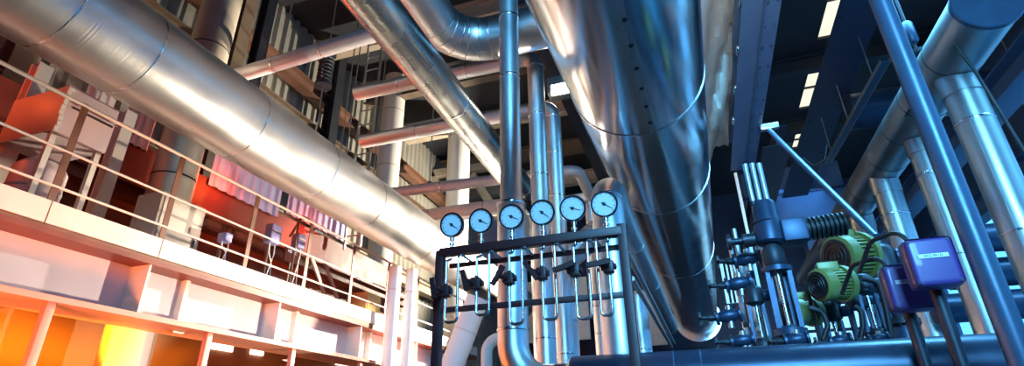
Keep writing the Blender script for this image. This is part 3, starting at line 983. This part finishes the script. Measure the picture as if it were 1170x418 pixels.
# insulation blanket between widest pipe and beam
bl = MB()
n1, n2 = 26, 10
xL, xR = at(815, 0, 2, 5.9).x + .02, at(846, 0, 2, 5.9).x
grid = []
for i in range(n1):
    y = 4.2 + i * .21
    row = []
    for j in range(n2):
        x = .55 + (1.02 - .55) * j / (n2 - 1)
        z = 5.95 + .06 * math.sin(y * 3.1 + j * .8) + .03 * math.sin(y * 7.7 - j * 1.9) - .55 * (1 - (j / (n2 - 1))) ** 2
        row.append(bl.bm.verts.new((x, y, z)))
    grid.append(row)
for i in range(n1 - 1):
    for j in range(n2 - 1):
        bl.bm.faces.new((grid[i][j], grid[i + 1][j], grid[i + 1][j + 1], grid[i][j + 1]))
geo = bmesh.ops.solidify(bl.bm, geom=bl.bm.faces[:], thickness=.03)
ib = tag(bl.build('insulation_blanket', BLANK), 'crumpled grey insulation sheet between the widest pipe and the overhead beam', 'insulation')

for y in (4.8, 6.8, 8.8):
    MB().box((.98, y, (6.0 + ZC) / 2), (.03, .05, ZC - 6.0 - .01)).build('hanger_strap', DARK, ib, False)
# upright conduits below the beam end
for k, (q0, q1, lab) in enumerate((((851, 188), (864, 262), 'leftmost of the three upright conduits under the beam end'), ((859, 187), (872, 262), 'middle of the three upright conduits under the beam end'), ((867, 187), (881, 258), 'rightmost of the three upright conduits under the beam end'))):
    Yc = 6.2
    p0 = at(*q0, 1, Yc); p1 = at(*q1, 1, Yc)
    cd = thing('conduit', lab, 'conduit', (p0.x, Yc, .004), 'upright conduits')
    MB().sweep([(p0.x, Yc, p0.z), (p0.x, Yc, .004)], .030, 16).build('tube', GALV, cd)
    for z in (p0.z - .5, p0.z - 1.3):
        MB().lathe((p0.x, Yc, z), (0, 0, 1), [(-.03, .0305), (-.03, .034), (.03, .034), (.03, .0305)], 16).build('clamp', DARK, cd)
for f in (.3, .75): hangers(cp1, [CR1[0].lerp(CR1[1], f)], .12)
for f in (.25, .7): hangers(cp2, [CR2[0].lerp(CR2[1], f)], .125)
# roof girder, tray, skylight framing
g0, g1 = at(965, 0, 2, 8.2), at(1014, 0, 2, 8.2)
gd = thing('roof_girder', 'wide dark girder overhead at upper right, along the skylights', 'girder', (3.7, 12, 8.2))
MB().box((3.72, 12.2, 8.22), (.78, 13, .04)).build('bottom_flange', GIRD, gd, False)
MB().box((3.9, 12.2, 8.42), (.04, 13, .38)).build('web', GIRD, gd, False)
MB().box((3.9, 12.2, 8.62), (.42, 13, .04)).build('top_flange', GIRD, gd, False)
k = MB()
for j in range(24):
    y = 7 + j * .5
    for x in (3.42, 4.02):
        k.lathe((x, y, 8.2), (0, 0, -1), [(0, .022), (.015, .022), (.022, .01)], 8)
k.build('bolt_row', DARK, gd)
for j in range(5):
    MB().box((3.9, 8 + j * 2.4, 8.42), (.4, .03, .38)).build('stiffener', GIRD, gd, False)
t0 = at(1012, 70, 2, 7.15); t1 = at(946, 186, 2, 7.15)
ct = thing('cable_tray', 'pale blue perforated cable tray slanting under the dark girder', 'cable tray', t0)
MB().bar(t0, t1, .14, .02).build('tray_bed', BLUEP, ct, False)
sd = (t1 - t0).normalized().cross(V((0, 0, 1))).normalized()
for s in (-.075, .075):
    MB().bar(t0 + sd * s + V((0, 0, .02)), t1 + sd * s + V((0, 0, .02)), .012, .07).build('side_wall', GALV, ct, False)
for f in (.15, .55, .9):
    c_ = t0.lerp(t1, f)
    MB().sweep([c_ + V((0, 0, .012)), V((c_.x, c_.y, 8.196))], .012, 8).build('hanger_rod', GALV, ct)
# header pipe with near end cap
HX, HZ = 3.34, 5.20
hy0 = 5.67; hy1 = Yof(918, 296, 0, HX)
hd = pipe('header_pipe', 'big silver header pipe at upper right with a flat end cap', 'pipe', [(HX, hy0, HZ - .02), (HX, hy1, HZ + .05)], .31, ALUD,
          bands=(.9, 1.9, 2.7, 3.6, 5.0, 6.8), n=48, w=.016, bandmat=DARK)
MB().lathe((HX, hy0, HZ - .02), (0, -1, 0), [(-.03, .312), (-.03, .322), (.02, .322), (.03, .31), (.032, .02)], 48).build('end_cap', BLUEP, hd)
MB().bar((HX - .25, hy0 + 1.4, HZ - .2), (HX - .25, hy0 + 1.9, HZ - .2), .02, .1, (1, 0, .8)).build('name_plate', DARK, hd, False)


def branch(qa, Xh, Y, r, lab, bands, q2=None):
    c = thing('branch_pipe', lab, 'pipe', (Xh, Y, 0), 'branch pipes under the header')
    hax = (V((HX, hy0, HZ - .02)), V((0, hy1 - hy0, .07)))
    MB().sweep([(Xh, Y, 0), (Xh, Y, HZ - .1)], r, 36).cope((0, 0, 1), *hax, .319).build('cladding', ALUD, c)
    for z in bands:
        MB().lathe((Xh, Y, z), (0, 0, 1), band_prof(r, .025, .006), 36).build('joint_band', ALUB, c)
    MB().sweep([(Xh, Y, HZ - .52), (Xh, Y, HZ - .1)], r + .012, 36).cope((0, 0, 1), *hax, .319).build('collar', ALUD, c)
    MB().bar((Xh - r * .62, Y - r * .80, .6), (Xh - r * .62, Y - r * .80, HZ - .7), .018, .006, (-.6, -.8, 0)).build('lap_seam', ALUD, c)


branch(None, 3.33, 6.70, .19, 'nearest and widest branch pipe under the header, at the right edge', (4.32, 3.0))
branch(None, 3.38, 8.25, .17, 'second branch pipe under the header, partly behind the dark pole', (4.35, 3.2))
branch(None, 3.31, 9.75, .20, 'third branch pipe under the header, above the blue boxes', (4.3, 3.3))
branch(None, 3.36, 11.6, .20, 'fourth branch pipe under the header, behind the olive motors', (4.2, 3.2))
# poles
PX, PYY = 1.56, 3.6
pole = thing('steel_pole', 'long dark blue pole rising the full height at right', 'pole', (PX, PYY, 0))
MB().sweep([(PX, PYY, 0), (PX, PYY, 5.6)], .064, 28).build('shaft', BLUEP, pole)
MB().lathe((PX, PYY, 0), (0, 0, 1), [(0, .14), (.02, .14), (.02, .064)], 28).build('foot_plate', DARK, pole)
# blue enclosure on its stand
ey = 3.8


def enclosure(q, Y, w, h, d, lab, txt, rot, stand_x):
    p = at(*q, 1, Y)
    b = thing('terminal_box', lab, 'terminal box', (p.x, Y, p.z), 'violet terminal boxes')
    MB().box(p, (w, d, h), None, .035, 4).build('shell', BOXB, b)
    MB().box(p + V((0, -d / 2 - .012, 0)), (w * .97, .03, h * .97), None, .03, 4).build('lid', BOXB, b)
    pl = MB().box(p + V((0, -d / 2 - .03, h * .10)), (w * .62, .006, h * .085)).build('label_plate', TAG, b, False)
    text_mesh('lettering', txt, h * .07, INK, pl, Matrix.Translation((0, -d / 2 - .034, h * .10)) @ Matrix.Rotation(PI / 2, 4, 'X'), .0008)
    for sx in (-1, 1):
        for sz in (-1, 1):
            MB().lathe(p + V((sx * w * .4, -d / 2 - .026, sz * h * .42)), (0, -1, 0), [(0, .009), (.004, .009)], 10).build('screw', DARK, b)
    MB().sweep([(p.x + stand_x, Y + d / 2 + .03, 0), (p.x + stand_x, Y + d / 2 + .03, p.z + h * .3)], .036, 16).build('stand', DARK, b)
    MB().sweep(rounded([p + V((-w * .3, 0, h / 2)), p + V((-w * .3, 0, h * .8)), p + V((-w * .9, .15, h * .75)), p + V((-w * 1.2, .3, h * .2))], .08, 6), .014, 8).build('cable', BLACK, b)
    b.rotation_euler = rot
    return b


enclosure((1062, 302), 3.75, .245, .29, .12, 'nearer violet blue terminal box, higher and larger, with a white label', 'EKG-9K1G', (0, 0, 0), .02)
enclosure((1036, 330), 4.03, .25, .29, .12, 'violet blue terminal box lower and behind the nearer one', 'EKG-9K2G', (0, 0, 0), .0)

# ------------------------------------------------------------------ olive motors on their valves
def motor(q, Y, r, L, axis, lab):
    p = at(*q, 1, Y)
    ax = V(axis).normalized()               # from fan end to drive end
    m_ = thing('electric_motor', lab, 'motor', p - V((0, 0, r * 1.2)), 'olive motors')
    MB().lathe(p, ax, [(-.0, r * .86), (.015, r * 1.0), (L * .36, r * 1.02), (L * .36, r * .9)], 40).build('fan_cowl', OLIVE, m_)
    g = MB().lathe(p - ax * .004, ax, [(-.002, r * .84), (.004, r * .84)], 40)
    g.build('fan_grille', BLACK, m_)
    gg = MB()
    for rr in (.25, .45, .65):
        gg.torus(p - ax * .012, ax, r * rr, .006, 32, 6)
    gg.lathe(p - ax * .02, ax, [(0, r * .1), (.012, r * .12)], 16)
    gg.build('grille_ring', BLACK, m_)
    MB().lathe(p + ax * L * .34, ax, [(0, r * .82), (L * .5, r * .82)], 36).build('stator', OLIVE, m_)
    u, v, _ = frame_for(ax)
    fins = MB()
    for k in range(30):
        a = 2 * PI * k / 30
        o = u * math.cos(a) + v * math.sin(a)
        fins.bar(p + ax * L * .37 + o * r * .88, p + ax * L * .82 + o * r * .88, .012, r * .2, o)
    fins.build('cooling_fins', OLIVE, m_, False)
    MB().lathe(p + ax * L * .82, ax, [(0, r * .9), (0, r * 1.12), (.03, r * 1.14), (.05, r * 1.12), (.05, r * .8), (.12, r * .6), (.14, r * .3)], 40).build('end_bell', OLIVE, m_)
    tb = p + ax * L * .5 + V((0, 0, r * 1.05))
    MB().box(tb, (.16, .12, .08), None, .012).build('connection_box', OLIVE, m_)
    w = V((-ax.y, ax.x, 0)).normalized()
    MB().sweep(rounded([tb + w * .05, tb + w * (r + .14), V((tb.x + w.x * (r + .14), tb.y + w.y * (r + .14), .01))], .07, 6), .016, 8).build('cable', BLACK, m_)
    return p + ax * (L * .82 + .145), ax


axm = (.84, .50, .10)
e1, a1_ = motor((955, 294), 5.55, .2, .31, axm, 'largest and highest olive green motor, beside the violet boxes')
e2_, a2_ = motor((934, 326), 4.95, .134, .27, axm, 'middle olive green motor, below the largest one')
e3, a3_ = motor((906, 357), 5.35, .12, .2, axm, 'lowest and smallest olive green motor, at the left')


def valve_stack(x, Y, ztop, lab, s=1.0, wheel=True):
    """motorised valve: gear head, yoke legs, bonnet flange, body and down pipe"""
    v = thing('motor_valve', lab, 'valve', (x, Y, 0), 'dark valves under the motors')
    z = ztop
    MB().lathe((x, Y, z - .12 * s), (0, 0, 1), [(0, .07 * s), (.02, .10 * s), (.16 * s, .10 * s), (.2 * s, .07 * s), (.22 * s, .03 * s)], 20).build('gear_head', DARK, v)
    MB().lathe((x + .095 * s, Y - .02, z - .02), (1, -.2, 0), [(0, .06 * s), (.07 * s, .06 * s), (.08 * s, .045 * s), (.11 * s, .045 * s)], 18).build('gear_cover', ACTB, v)
    for dx in (-.07, .07):
        MB().bar((x + dx * s, Y, z - .12 * s), (x + dx * 1.2 * s, Y, z - .5 * s), .03 * s, .045 * s, (0, 1, 0)).build('yoke_leg', ACTB, v, False)
    MB().sweep([(x, Y, z - .1 * s), (x, Y, z - .55 * s)], .018 * s, 12).build('spindle', CHROME, v)
    fl_ = MB().lathe((x, Y, z - .56 * s), (0, 0, 1), [(0, .12 * s), (.04 * s, .12 * s), (.04 * s, .08 * s), (.09 * s, .06 * s)], 20)
    bt = fl_
    for k in range(6):
        a = k * PI / 3
        bt.lathe((x + .1 * s * math.cos(a), Y + .1 * s * math.sin(a), z - .575 * s), (0, 0, 1), [(0, .014), (.085 * s, .014)], 6)
    bt.build('bonnet_flange', DARK, v)
    MB().lathe((x, Y, z - .9 * s), (0, 0, 1), [(0, .07 * s), (.08 * s, .1 * s), (.2 * s, .12 * s), (.33 * s, .08 * s)], 20).build('valve_body', ACTB, v)
    MB().sweep([(x, Y, 0), (x, Y, z - .88 * s)], .06 * s, 16).build('down_pipe', DARK, v)
    return v


xs = []
for e, a_, sc_, lab in ((e1, a1_, 1.15, 'dark motorised valve under the largest olive motor'), (e2_, a2_, .8, 'dark motorised valve under the middle olive motor'), (e3, a3_, .8, 'dark motorised valve under the smallest olive motor')):
    h = V((a_.x, a_.y, 0)).normalized() * (.10 * sc_ + .012)
    xs.append((e.x + h.x, e.y + h.y, e.z, sc_, lab))
RODEND = V((xs[0][0], xs[0][1], xs[0][2] + .19))
for x, y, z, s, lab in xs:
    valve_stack(x, y, z, lab, s)
for k, (q, Y, s, lab) in enumerate((((1000, 322), 6.7, .95, 'dark valve behind the lower violet box'), ((938, 345), 6.5, .85, 'dark valve between the two lower olive motors'), ((1022, 352), 6.5, .8, 'dark valve below the lower violet box'), ((893, 352), 5.75, .85, 'dark valve between the tall actuator valve and the smallest motor'), ((978, 340), 5.6, .9, 'dark valve in the gap between motors and violet boxes'))):
    p = at(*q, 1, Y)
    valve_stack(p.x, Y, p.z, lab, s)

# ------------------------------------------------------------------ pneumatic actuator cluster left of the motors
def actuator(q, Y, lab, s=1.0, bell=True):
    p = at(*q, 1, Y)
    x, z = p.x, p.z
    v = thing('actuator_valve', lab, 'valve', (x, Y, 0), 'tall valves with actuators')
    MB().lathe((x, Y, z - .14 * s), (.05, 0, 1), [(0, .10 * s), (.02, .125 * s), (.2 * s, .125 * s), (.24 * s, .105 * s), (.36 * s, .10 * s), (.40 * s, .08 * s), (.41 * s, .02)], 28).build('actuator_head', ACTB, v)
    MB().torus((x, Y, z + .055 * s), (0, 0, 1), .122 * s, .008, 28, 6).build('head_ring', DARK, v)
    if bell:
        MB().box((x + .2 * s, Y, z - .05 * s), (.2 * s, .2 * s, .2 * s), None, .02).build('side_housing', ACTB, v)
        be_ = MB()
        be_.lathe((x + .29 * s, Y, z - .04 * s), (1, 0, .05), [pt for k in range(9) for pt in ((.0 + k * .036 * s, .075 * s), (.006 + k * .036 * s, .1 * s), (.02 * s + k * .036 * s, .1 * s), (.028 * s + k * .036 * s, .075 * s))], 24)
        be_.build('bellows', BLACK, v)
        MB().lathe((x - .12 * s, Y, z - .08 * s), (-1, 0, 0), [(0, .06 * s), (.1 * s, .06 * s), (.1 * s, .03 * s), (.2 * s, .03 * s), (.2 * s, .07 * s), (.23 * s, .07 * s)], 18).build('hand_knob', DARK, v)
    MB().lathe((x, Y, z - .34 * s), (0, 0, 1), [(0, .075 * s), (.03, .09 * s), (.14 * s, .09 * s), (.2 * s, .06 * s)], 24).build('neck', DARK, v)
    for dx, dy in ((-.085, -.05), (.085, -.05), (-.06, .06), (.06, .06)):
        MB().bar((x + dx * s, Y + dy * s, z - .36 * s), (x + dx * s, Y + dy * s, z - .86 * s), .035 * s, .03 * s, (0, 1, 0)).build('yoke_leg', ACTB, v, False)
    MB().sweep([(x, Y, z - .3 * s), (x, Y, z - .9 * s)], .016 * s, 12).build('spindle', CHROME, v)
    MB().lathe((x, Y, z - .39 * s), (0, 0, 1), [(0, .125 * s), (.04 * s, .125 * s)], 24).build('upper_flange', ACTB, v)
    MB().lathe((x, Y, z - .92 * s), (0, 0, 1), [(0, .13 * s), (.05 * s, .13 * s), (.05 * s, .08 * s), (.08 * s, .06 * s)], 24).build('lower_flange', ACTB, v)
    MB().lathe((x, Y, z - 1.2 * s), (0, 0, 1), [(0, .08 * s), (.1 * s, .12 * s), (.2 * s, .12 * s), (.29 * s, .08 * s)], 24).build('valve_body', DARK, v)
    MB().sweep([(x, Y, 0), (x, Y, z - 1.15 * s)], .06 * s, 16).build('down_pipe', DARK, v)
    return v


actuator((877, 262), 5.0, 'tallest valve with a blue-grey actuator head and ribbed bellows', 1.0, True)
# smaller valves stacked on thin uprights to the left of it
def small_valve(q, Y, lab, s=1.0, wheel=False):
    p = at(*q, 1, Y)
    v = thing('handle_valve', lab, 'valve', (p.x, Y, p.z - .06), 'small valves on the impulse pipes')
    MB().lathe(p - V((.11 * s, 0, 0)), (1, 0, .1), [(0, .062 * s), (.022 * s, .062 * s), (.022 * s, .035 * s), (.05 * s, .048 * s), (.1 * s, .055 * s), (.15 * s, .048 * s), (.178 * s, .035 * s), (.178 * s, .062 * s), (.2 * s, .062 * s)], 18).build('valve_body', ACTB, v)
    MB().lathe(p - V((.10 * s, .0, 0)), (-1, -.2, .03), [(0, .028 * s), (.07 * s, .028 * s), (.07 * s, .018 * s), (.13 * s, .018 * s)], 12).build('bonnet', DARK, v)
    hc = p - V((.23 * s, .026 * s, 0))
    MB().bar(hc - V((0, .09 * s, .0)), hc + V((0, .09 * s, .0)), .02, .02).build('bar_handle', BLACK, v, False)
    MB().bar(hc - V((0, 0, .05 * s)), hc + V((0, 0, .05 * s)), .02, .02, (0, 1, 0)).build('bar_handle', BLACK, v, False)
    MB().lathe(p - V((0, 0, .09 * s)), (0, 0, 1), [(0, .025 * s), (.18 * s, .025 * s)], 12).build('nipple', GALV, v)
    return v


for k, (q, Y, s, lab) in enumerate((((855, 297), 5.25, 1.15, 'upper small valve left of the tall actuator valve'), ((846, 325), 5.25, 1.15, 'small valve below the upper one, beside the thin impulse pipes'), ((834, 362), 5.25, 1.1, 'lowest small valve above the level navy pipe'), ((864, 275), 5.4, 1.0, 'small valve directly behind the actuator head'), ((850, 390), 4.82, .9, 'small valve at the foot of the tall actuator valve'), ((912, 389), 4.82, .9, 'small valve right of the tall actuator valve foot'), ((1006, 388), 4.84, .7, 'small valve low under the largest olive motor'), ((962, 390), 4.85, .8, 'small valve low under the middle olive motor'))):
    small_valve(q, Y, lab, s)
for k, (q, lab) in enumerate((((838, 300), 'thin upright impulse pipe, leftmost by the small valves'), ((846, 300), 'thin upright impulse pipe, second by the small valves'), ((853, 310), 'thin upright impulse pipe, third by the small valves'), ((861, 330), 'thin upright impulse pipe, nearest the tall actuator valve'))):
    Y = 5.55 + .05 * k
    p = at(*q, 1, Y)
    ip = thing('impulse_pipe', lab, 'pipe', (p.x, Y, 0), 'thin impulse pipes')
    MB().sweep([(p.x, Y, 0), (p.x, Y, p.z + (.25, .35, .1, .1)[k])], .022, 12).build('tube', GALV, ip)
    for dz in (0, -.3, -.6):
        MB().lathe((p.x, Y, p.z + dz), (0, 0, 1), [(-.025, .0225), (-.025, .028), (.025, .028), (.025, .0225)], 8).build('coupling', CHROME, ip)
# second yoke valve in front, lower
p = at(892, 322, 1, 5.3)
valve_stack(at(862, 340, 1, 5.15).x, 5.15, at(862, 336, 1, 5.15).z, 'short dark valve between the thin impulse pipes and the tall valve', .8)

for k, (qs, lab) in enumerate(((((985, 318), (1004, 322), (1012, 350), (1020, 392)), 'black hose curving down beside the lower violet box'),
                              (((976, 350), (984, 354), (986, 372), (982, 395)), 'black hose hanging below the middle olive motor'),
                              (((925, 352), (940, 356), (946, 372), (938, 395)), 'black hose hanging beside the smallest olive motor'))):
    Y = 5.0 + .05 * k
    ps = [at(*q, 1, Y) for q in qs]
    tag(MB().sweep(rounded(ps, .06, 5), .022, 10).build('hose', BLACK), lab, 'hose', 'hoses by the motors')
# brace rod to the beam end
a = at(878, 148, 2, 5.40)
b = RODEND
rd = thing('brace_rod', 'dark blue brace rod slanting from the overhead beam to the largest motor', 'rod', b)
MB().sweep([a, b], .038, 16).build('rod', BLUEP, rd)
MB().box(V((a.x + .02, a.y, 5.44)), (.26, .1, .09), None, .01).build('mount_bracket', GALV, rd)
# conduits sloping behind the gauge frame's right post
for k, (q0, q1, lab) in enumerate((((716, 287), (778, 392), 'upper thin conduit sloping right of the gauge frame'), ((722, 318), (772, 396), 'lower thin conduit sloping right of the gauge frame'))):
    z = 2.75 - .1 * k
    p0 = at(*q0, 2, z); p1 = at(*q1, 2, z)
    tag(MB().sweep([p0, V((p0.x + .05, min(p1.y, 16), z))], .03, 10).build('sloping_conduit', GALV), lab, 'conduit')
# overhead dark things at the far end, right background
for k, (Xb, z, y0, y1, w, m, lab) in enumerate(((5.9, 6.7, 7, 22, .5, BEAMB, 'blue beam running behind the header pipe at the right edge'), (6.4, 5.6, 7, 22, .3, BEAMB, 'lower blue beam behind the branch pipes'), (2.3, 7.2, 12, 23, .6, GIRD, 'dark blue beam beyond the roof girder'))):
    tag(MB().ibeam((Xb, y0, z), (Xb, y1, z), w, .5, .03).build('far_beam', m, None, False), lab, 'beam')
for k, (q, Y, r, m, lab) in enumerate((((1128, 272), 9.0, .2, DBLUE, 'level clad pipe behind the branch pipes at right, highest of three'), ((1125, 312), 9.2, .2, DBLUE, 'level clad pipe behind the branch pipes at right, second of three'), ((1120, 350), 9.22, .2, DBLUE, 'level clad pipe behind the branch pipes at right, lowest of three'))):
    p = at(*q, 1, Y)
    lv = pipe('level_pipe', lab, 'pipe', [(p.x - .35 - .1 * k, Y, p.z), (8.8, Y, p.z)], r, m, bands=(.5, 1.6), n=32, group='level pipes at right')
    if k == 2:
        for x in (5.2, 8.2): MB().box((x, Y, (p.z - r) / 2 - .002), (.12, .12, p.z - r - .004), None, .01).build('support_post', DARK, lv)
# dark level pipe under girder
p = at(975, 128, 1, 12.5)
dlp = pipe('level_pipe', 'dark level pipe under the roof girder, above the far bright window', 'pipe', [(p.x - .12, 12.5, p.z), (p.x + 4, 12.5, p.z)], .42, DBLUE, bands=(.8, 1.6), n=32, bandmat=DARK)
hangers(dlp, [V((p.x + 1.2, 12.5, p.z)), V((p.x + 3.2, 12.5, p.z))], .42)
# far daylight windows on the back wall
for k, (q0, q1) in enumerate((((952, 150), (992, 186)), ((890, 256), (944, 276)), ((1092, 185), (1128, 255)), ((900, 352), (1056, 402)), ((822, 300), (850, 345)))):
    a, b = at(*q0, 1, YB - .05), at(*q1, 1, YB - .05)
    o = MB().box(((a.x + b.x) / 2, YB - .04, (a.z + b.z) / 2), (abs(a.x - b.x), .04, abs(a.z - b.z))).build('window_%d' % (20 + k), SKYB, None, False)
    o['kind'] = 'structure'
    f = MB()
    for j in range(1, 4):
        f.box((a.x + (b.x - a.x) * j / 4, YB - .08, (a.z + b.z) / 2), (.1, .06, abs(a.z - b.z)))
    f.box(((a.x + b.x) / 2, YB - .08, (a.z + b.z) / 2), (abs(a.x - b.x), .06, .12))
    f.build('window_frame', DARK, o, False)
# big dark ducts/plates beyond the motors
for k, (q, w, h, lab) in enumerate((((905, 225), 3.2, 2.0, 'big dark blue duct far behind the actuator valve'), ((935, 245), .9, 3.0, 'dark blue upright duct far behind the brace rod'))):
    p = at(*q, 1, 20)
    d_ = thing('air_duct', lab, 'duct', (p.x, 20, p.z - h / 2))
    MB().box((p.x, 20 + k, p.z), (w, .8, h), None, .02).build('casing', BEAMB, d_)
    for dx in (-.35, .35):
        MB().sweep([(p.x + dx * w, 20 + k, p.z + h / 2), (p.x + dx * w, 20 + k, ZC - .004)], .03, 8).build('hanger_rod', DARK, d_)
    MB().box((p.x, 20 + k - .42, p.z), (w + .1, .06, .08)).build('joint_flange', GIRD, d_, False)
# valve hoist near the pole top
p = at(1034, 25, 1, 7.0)
ho = thing('rod_hanger', 'dark rod hanger with a turnbuckle behind the pole top', 'hanger', p - V((0, 0, .8)))
MB().sweep([(p.x, 7.0, ZC - .005), (p.x, 7.0, max(p.z - .9, 5.58))], .02, 8).build('rod', DARK, ho)
MB().lathe((p.x, 7.0, p.z - .35), (0, 0, 1), [(0, .05), (.03, .07), (.3, .07), (.33, .05)], 16).build('turnbuckle', ACTB, ho)
MB().lathe((p.x, 7.0, p.z - .55), (0, 0, 1), [(0, .12), (.05, .12)], 20).build('end_plate', DARK, ho)
# thin cable at the far right
tag(MB().sweep([V((3.1, 6.0, 4.955)), at(1112, 78, 1, 6.0), at(1175, 180, 1, 6.0), V((at(1175, 180, 1, 6.0).x + .06, 6.0, .02))], .016, 8).build('slack_cable', BLACK), 'black cable beside the nearest branch pipe at the right edge', 'cable')
# cables near brace rod
pts = [at(918, 180, 2, 8.18), at(930, 190, 2, 7.98), at(942, 182, 2, 7.98), at(945, 165, 2, 8.18)]
tag(MB().sweep(rounded(pts, .1, 5), .014, 8).build('hanging_cable', GALV), 'pale looping cable below the roof girder', 'cable')

# ------------------------------------------------------------------ light
W = bpy.data.worlds.new('World')
sc.world = W
W.use_nodes = True
bg = W.node_tree.nodes['Background']
bg.inputs['Color'].default_value = (.05, .16, .45, 1)
bg.inputs['Strength'].default_value = .06


def lamp(kind, name, loc, e, col, size=.2, target=None, spot=60, blend=.3, sy=None, spread=180):
    l = bpy.data.lights.new(name, kind)
    l.energy = e
    l.color = col
    if kind == 'AREA':
        l.shape = 'RECTANGLE' if sy else 'SQUARE'
        l.size = size
        if sy: l.size_y = sy
        l.spread = math.radians(spread)
    else:
        l.shadow_soft_size = size
    if kind == 'SPOT':
        l.spot_size = math.radians(spot)
        l.spot_blend = blend
    o = bpy.data.objects.new(name, l)
    C.objects.link(o)
    o.location = V(loc)
    if target is not None:
        o.rotation_euler = (V(target) - V(loc)).to_track_quat('-Z', 'Y').to_euler()
    return o


# low sun through the far left opening: it back-lights the gauge frame and rakes along the platform
lamp('SPOT', 'sun_glare', (-3.55, 11.6, 4.35), 9000, (1, .86, .68), .10, (-7.2, 5.0, 3.2), 74, .25)
lamp('SPOT', 'sun_glare_near', (-3.05, 9.5, 3.95), 2000, (1, .88, .70), .06, (-4.7, 7.4, 3.9), 130, .3)
lamp('SPOT', 'sun_columns', (-3.2, 15.5, 6.2), 5000, (1, .90, .72), .10, (-9.0, 13.0, 7.5), 100, .4)
lamp('SPOT', 'sun_low', (-2.3, 6.2, 1.45), 820, (1, .84, .64), .04, (-5.3, 4.2, 3.9), 80, .15)
# added orange fills under and on the platform, imitating an orange colour cast
lamp('SPOT', 'sodium_lamp', (-5.6, 1.9, 1.0), 5200, (1, .36, .02), .2, (-7.5, 3.7, 1.9), 100, .5)
lamp('POINT', 'sodium_lamp_deck', (-6.6, 2.0, 4.7), 38, (1, .11, .018), .2)
lamp('POINT', 'sodium_lamp_mid', (-6.8, 6.0, 4.9), 38, (1, .11, .018), .2)
lamp('SPOT', 'sodium_lamp_under', (-5.6, 4.4, .8), 900, (1, .20, .015), .2, (-7.4, 5.8, 1.8), 100, .5)
lamp('POINT', 'sodium_lamp_far', (-6.8, 8.2, 4.8), 38, (1, .11, .018), .2)
lamp('SPOT', 'sodium_lamp_front', (-4.0, 1.2, 1.0), 650, (1, .25, .08), .3, (-5.2, 4.2, 2.5), 80, .8)
lamp('SPOT', 'roof_work_lamp', (.78, 1.7, 4.5), 1100, (1, .97, .9), .1, (.8, 6.5, 5.75), 40, .6)  # added fill aimed at the insulation blanket, no fixture
# added blue fills without fixtures, for the dials, upright pipes and blue reflections
lamp('AREA', 'cold_front_light', (2.0, -3.8, 5.6), 400, (.15, .55, 1), 2.8, (.9, 5, 3.4), sy=4, spread=78)
lamp('AREA', 'cold_floor_light', (5.4, 6.0, 7.0), 850, (.14, .55, 1), 1.0, (4.9, 6.2, 0), sy=9, spread=110)
lamp('AREA', 'cold_back_light', (4.2, 19.0, 8.5), 70, (.12, .45, 1), 1.5, (3.2, 23, 0), sy=5)

vs_ = sc.view_settings
vs_.view_transform = 'Standard'
vs_.look = 'None'
vs_.exposure = 0
vs_.gamma = 1
vs_.use_curve_mapping = False
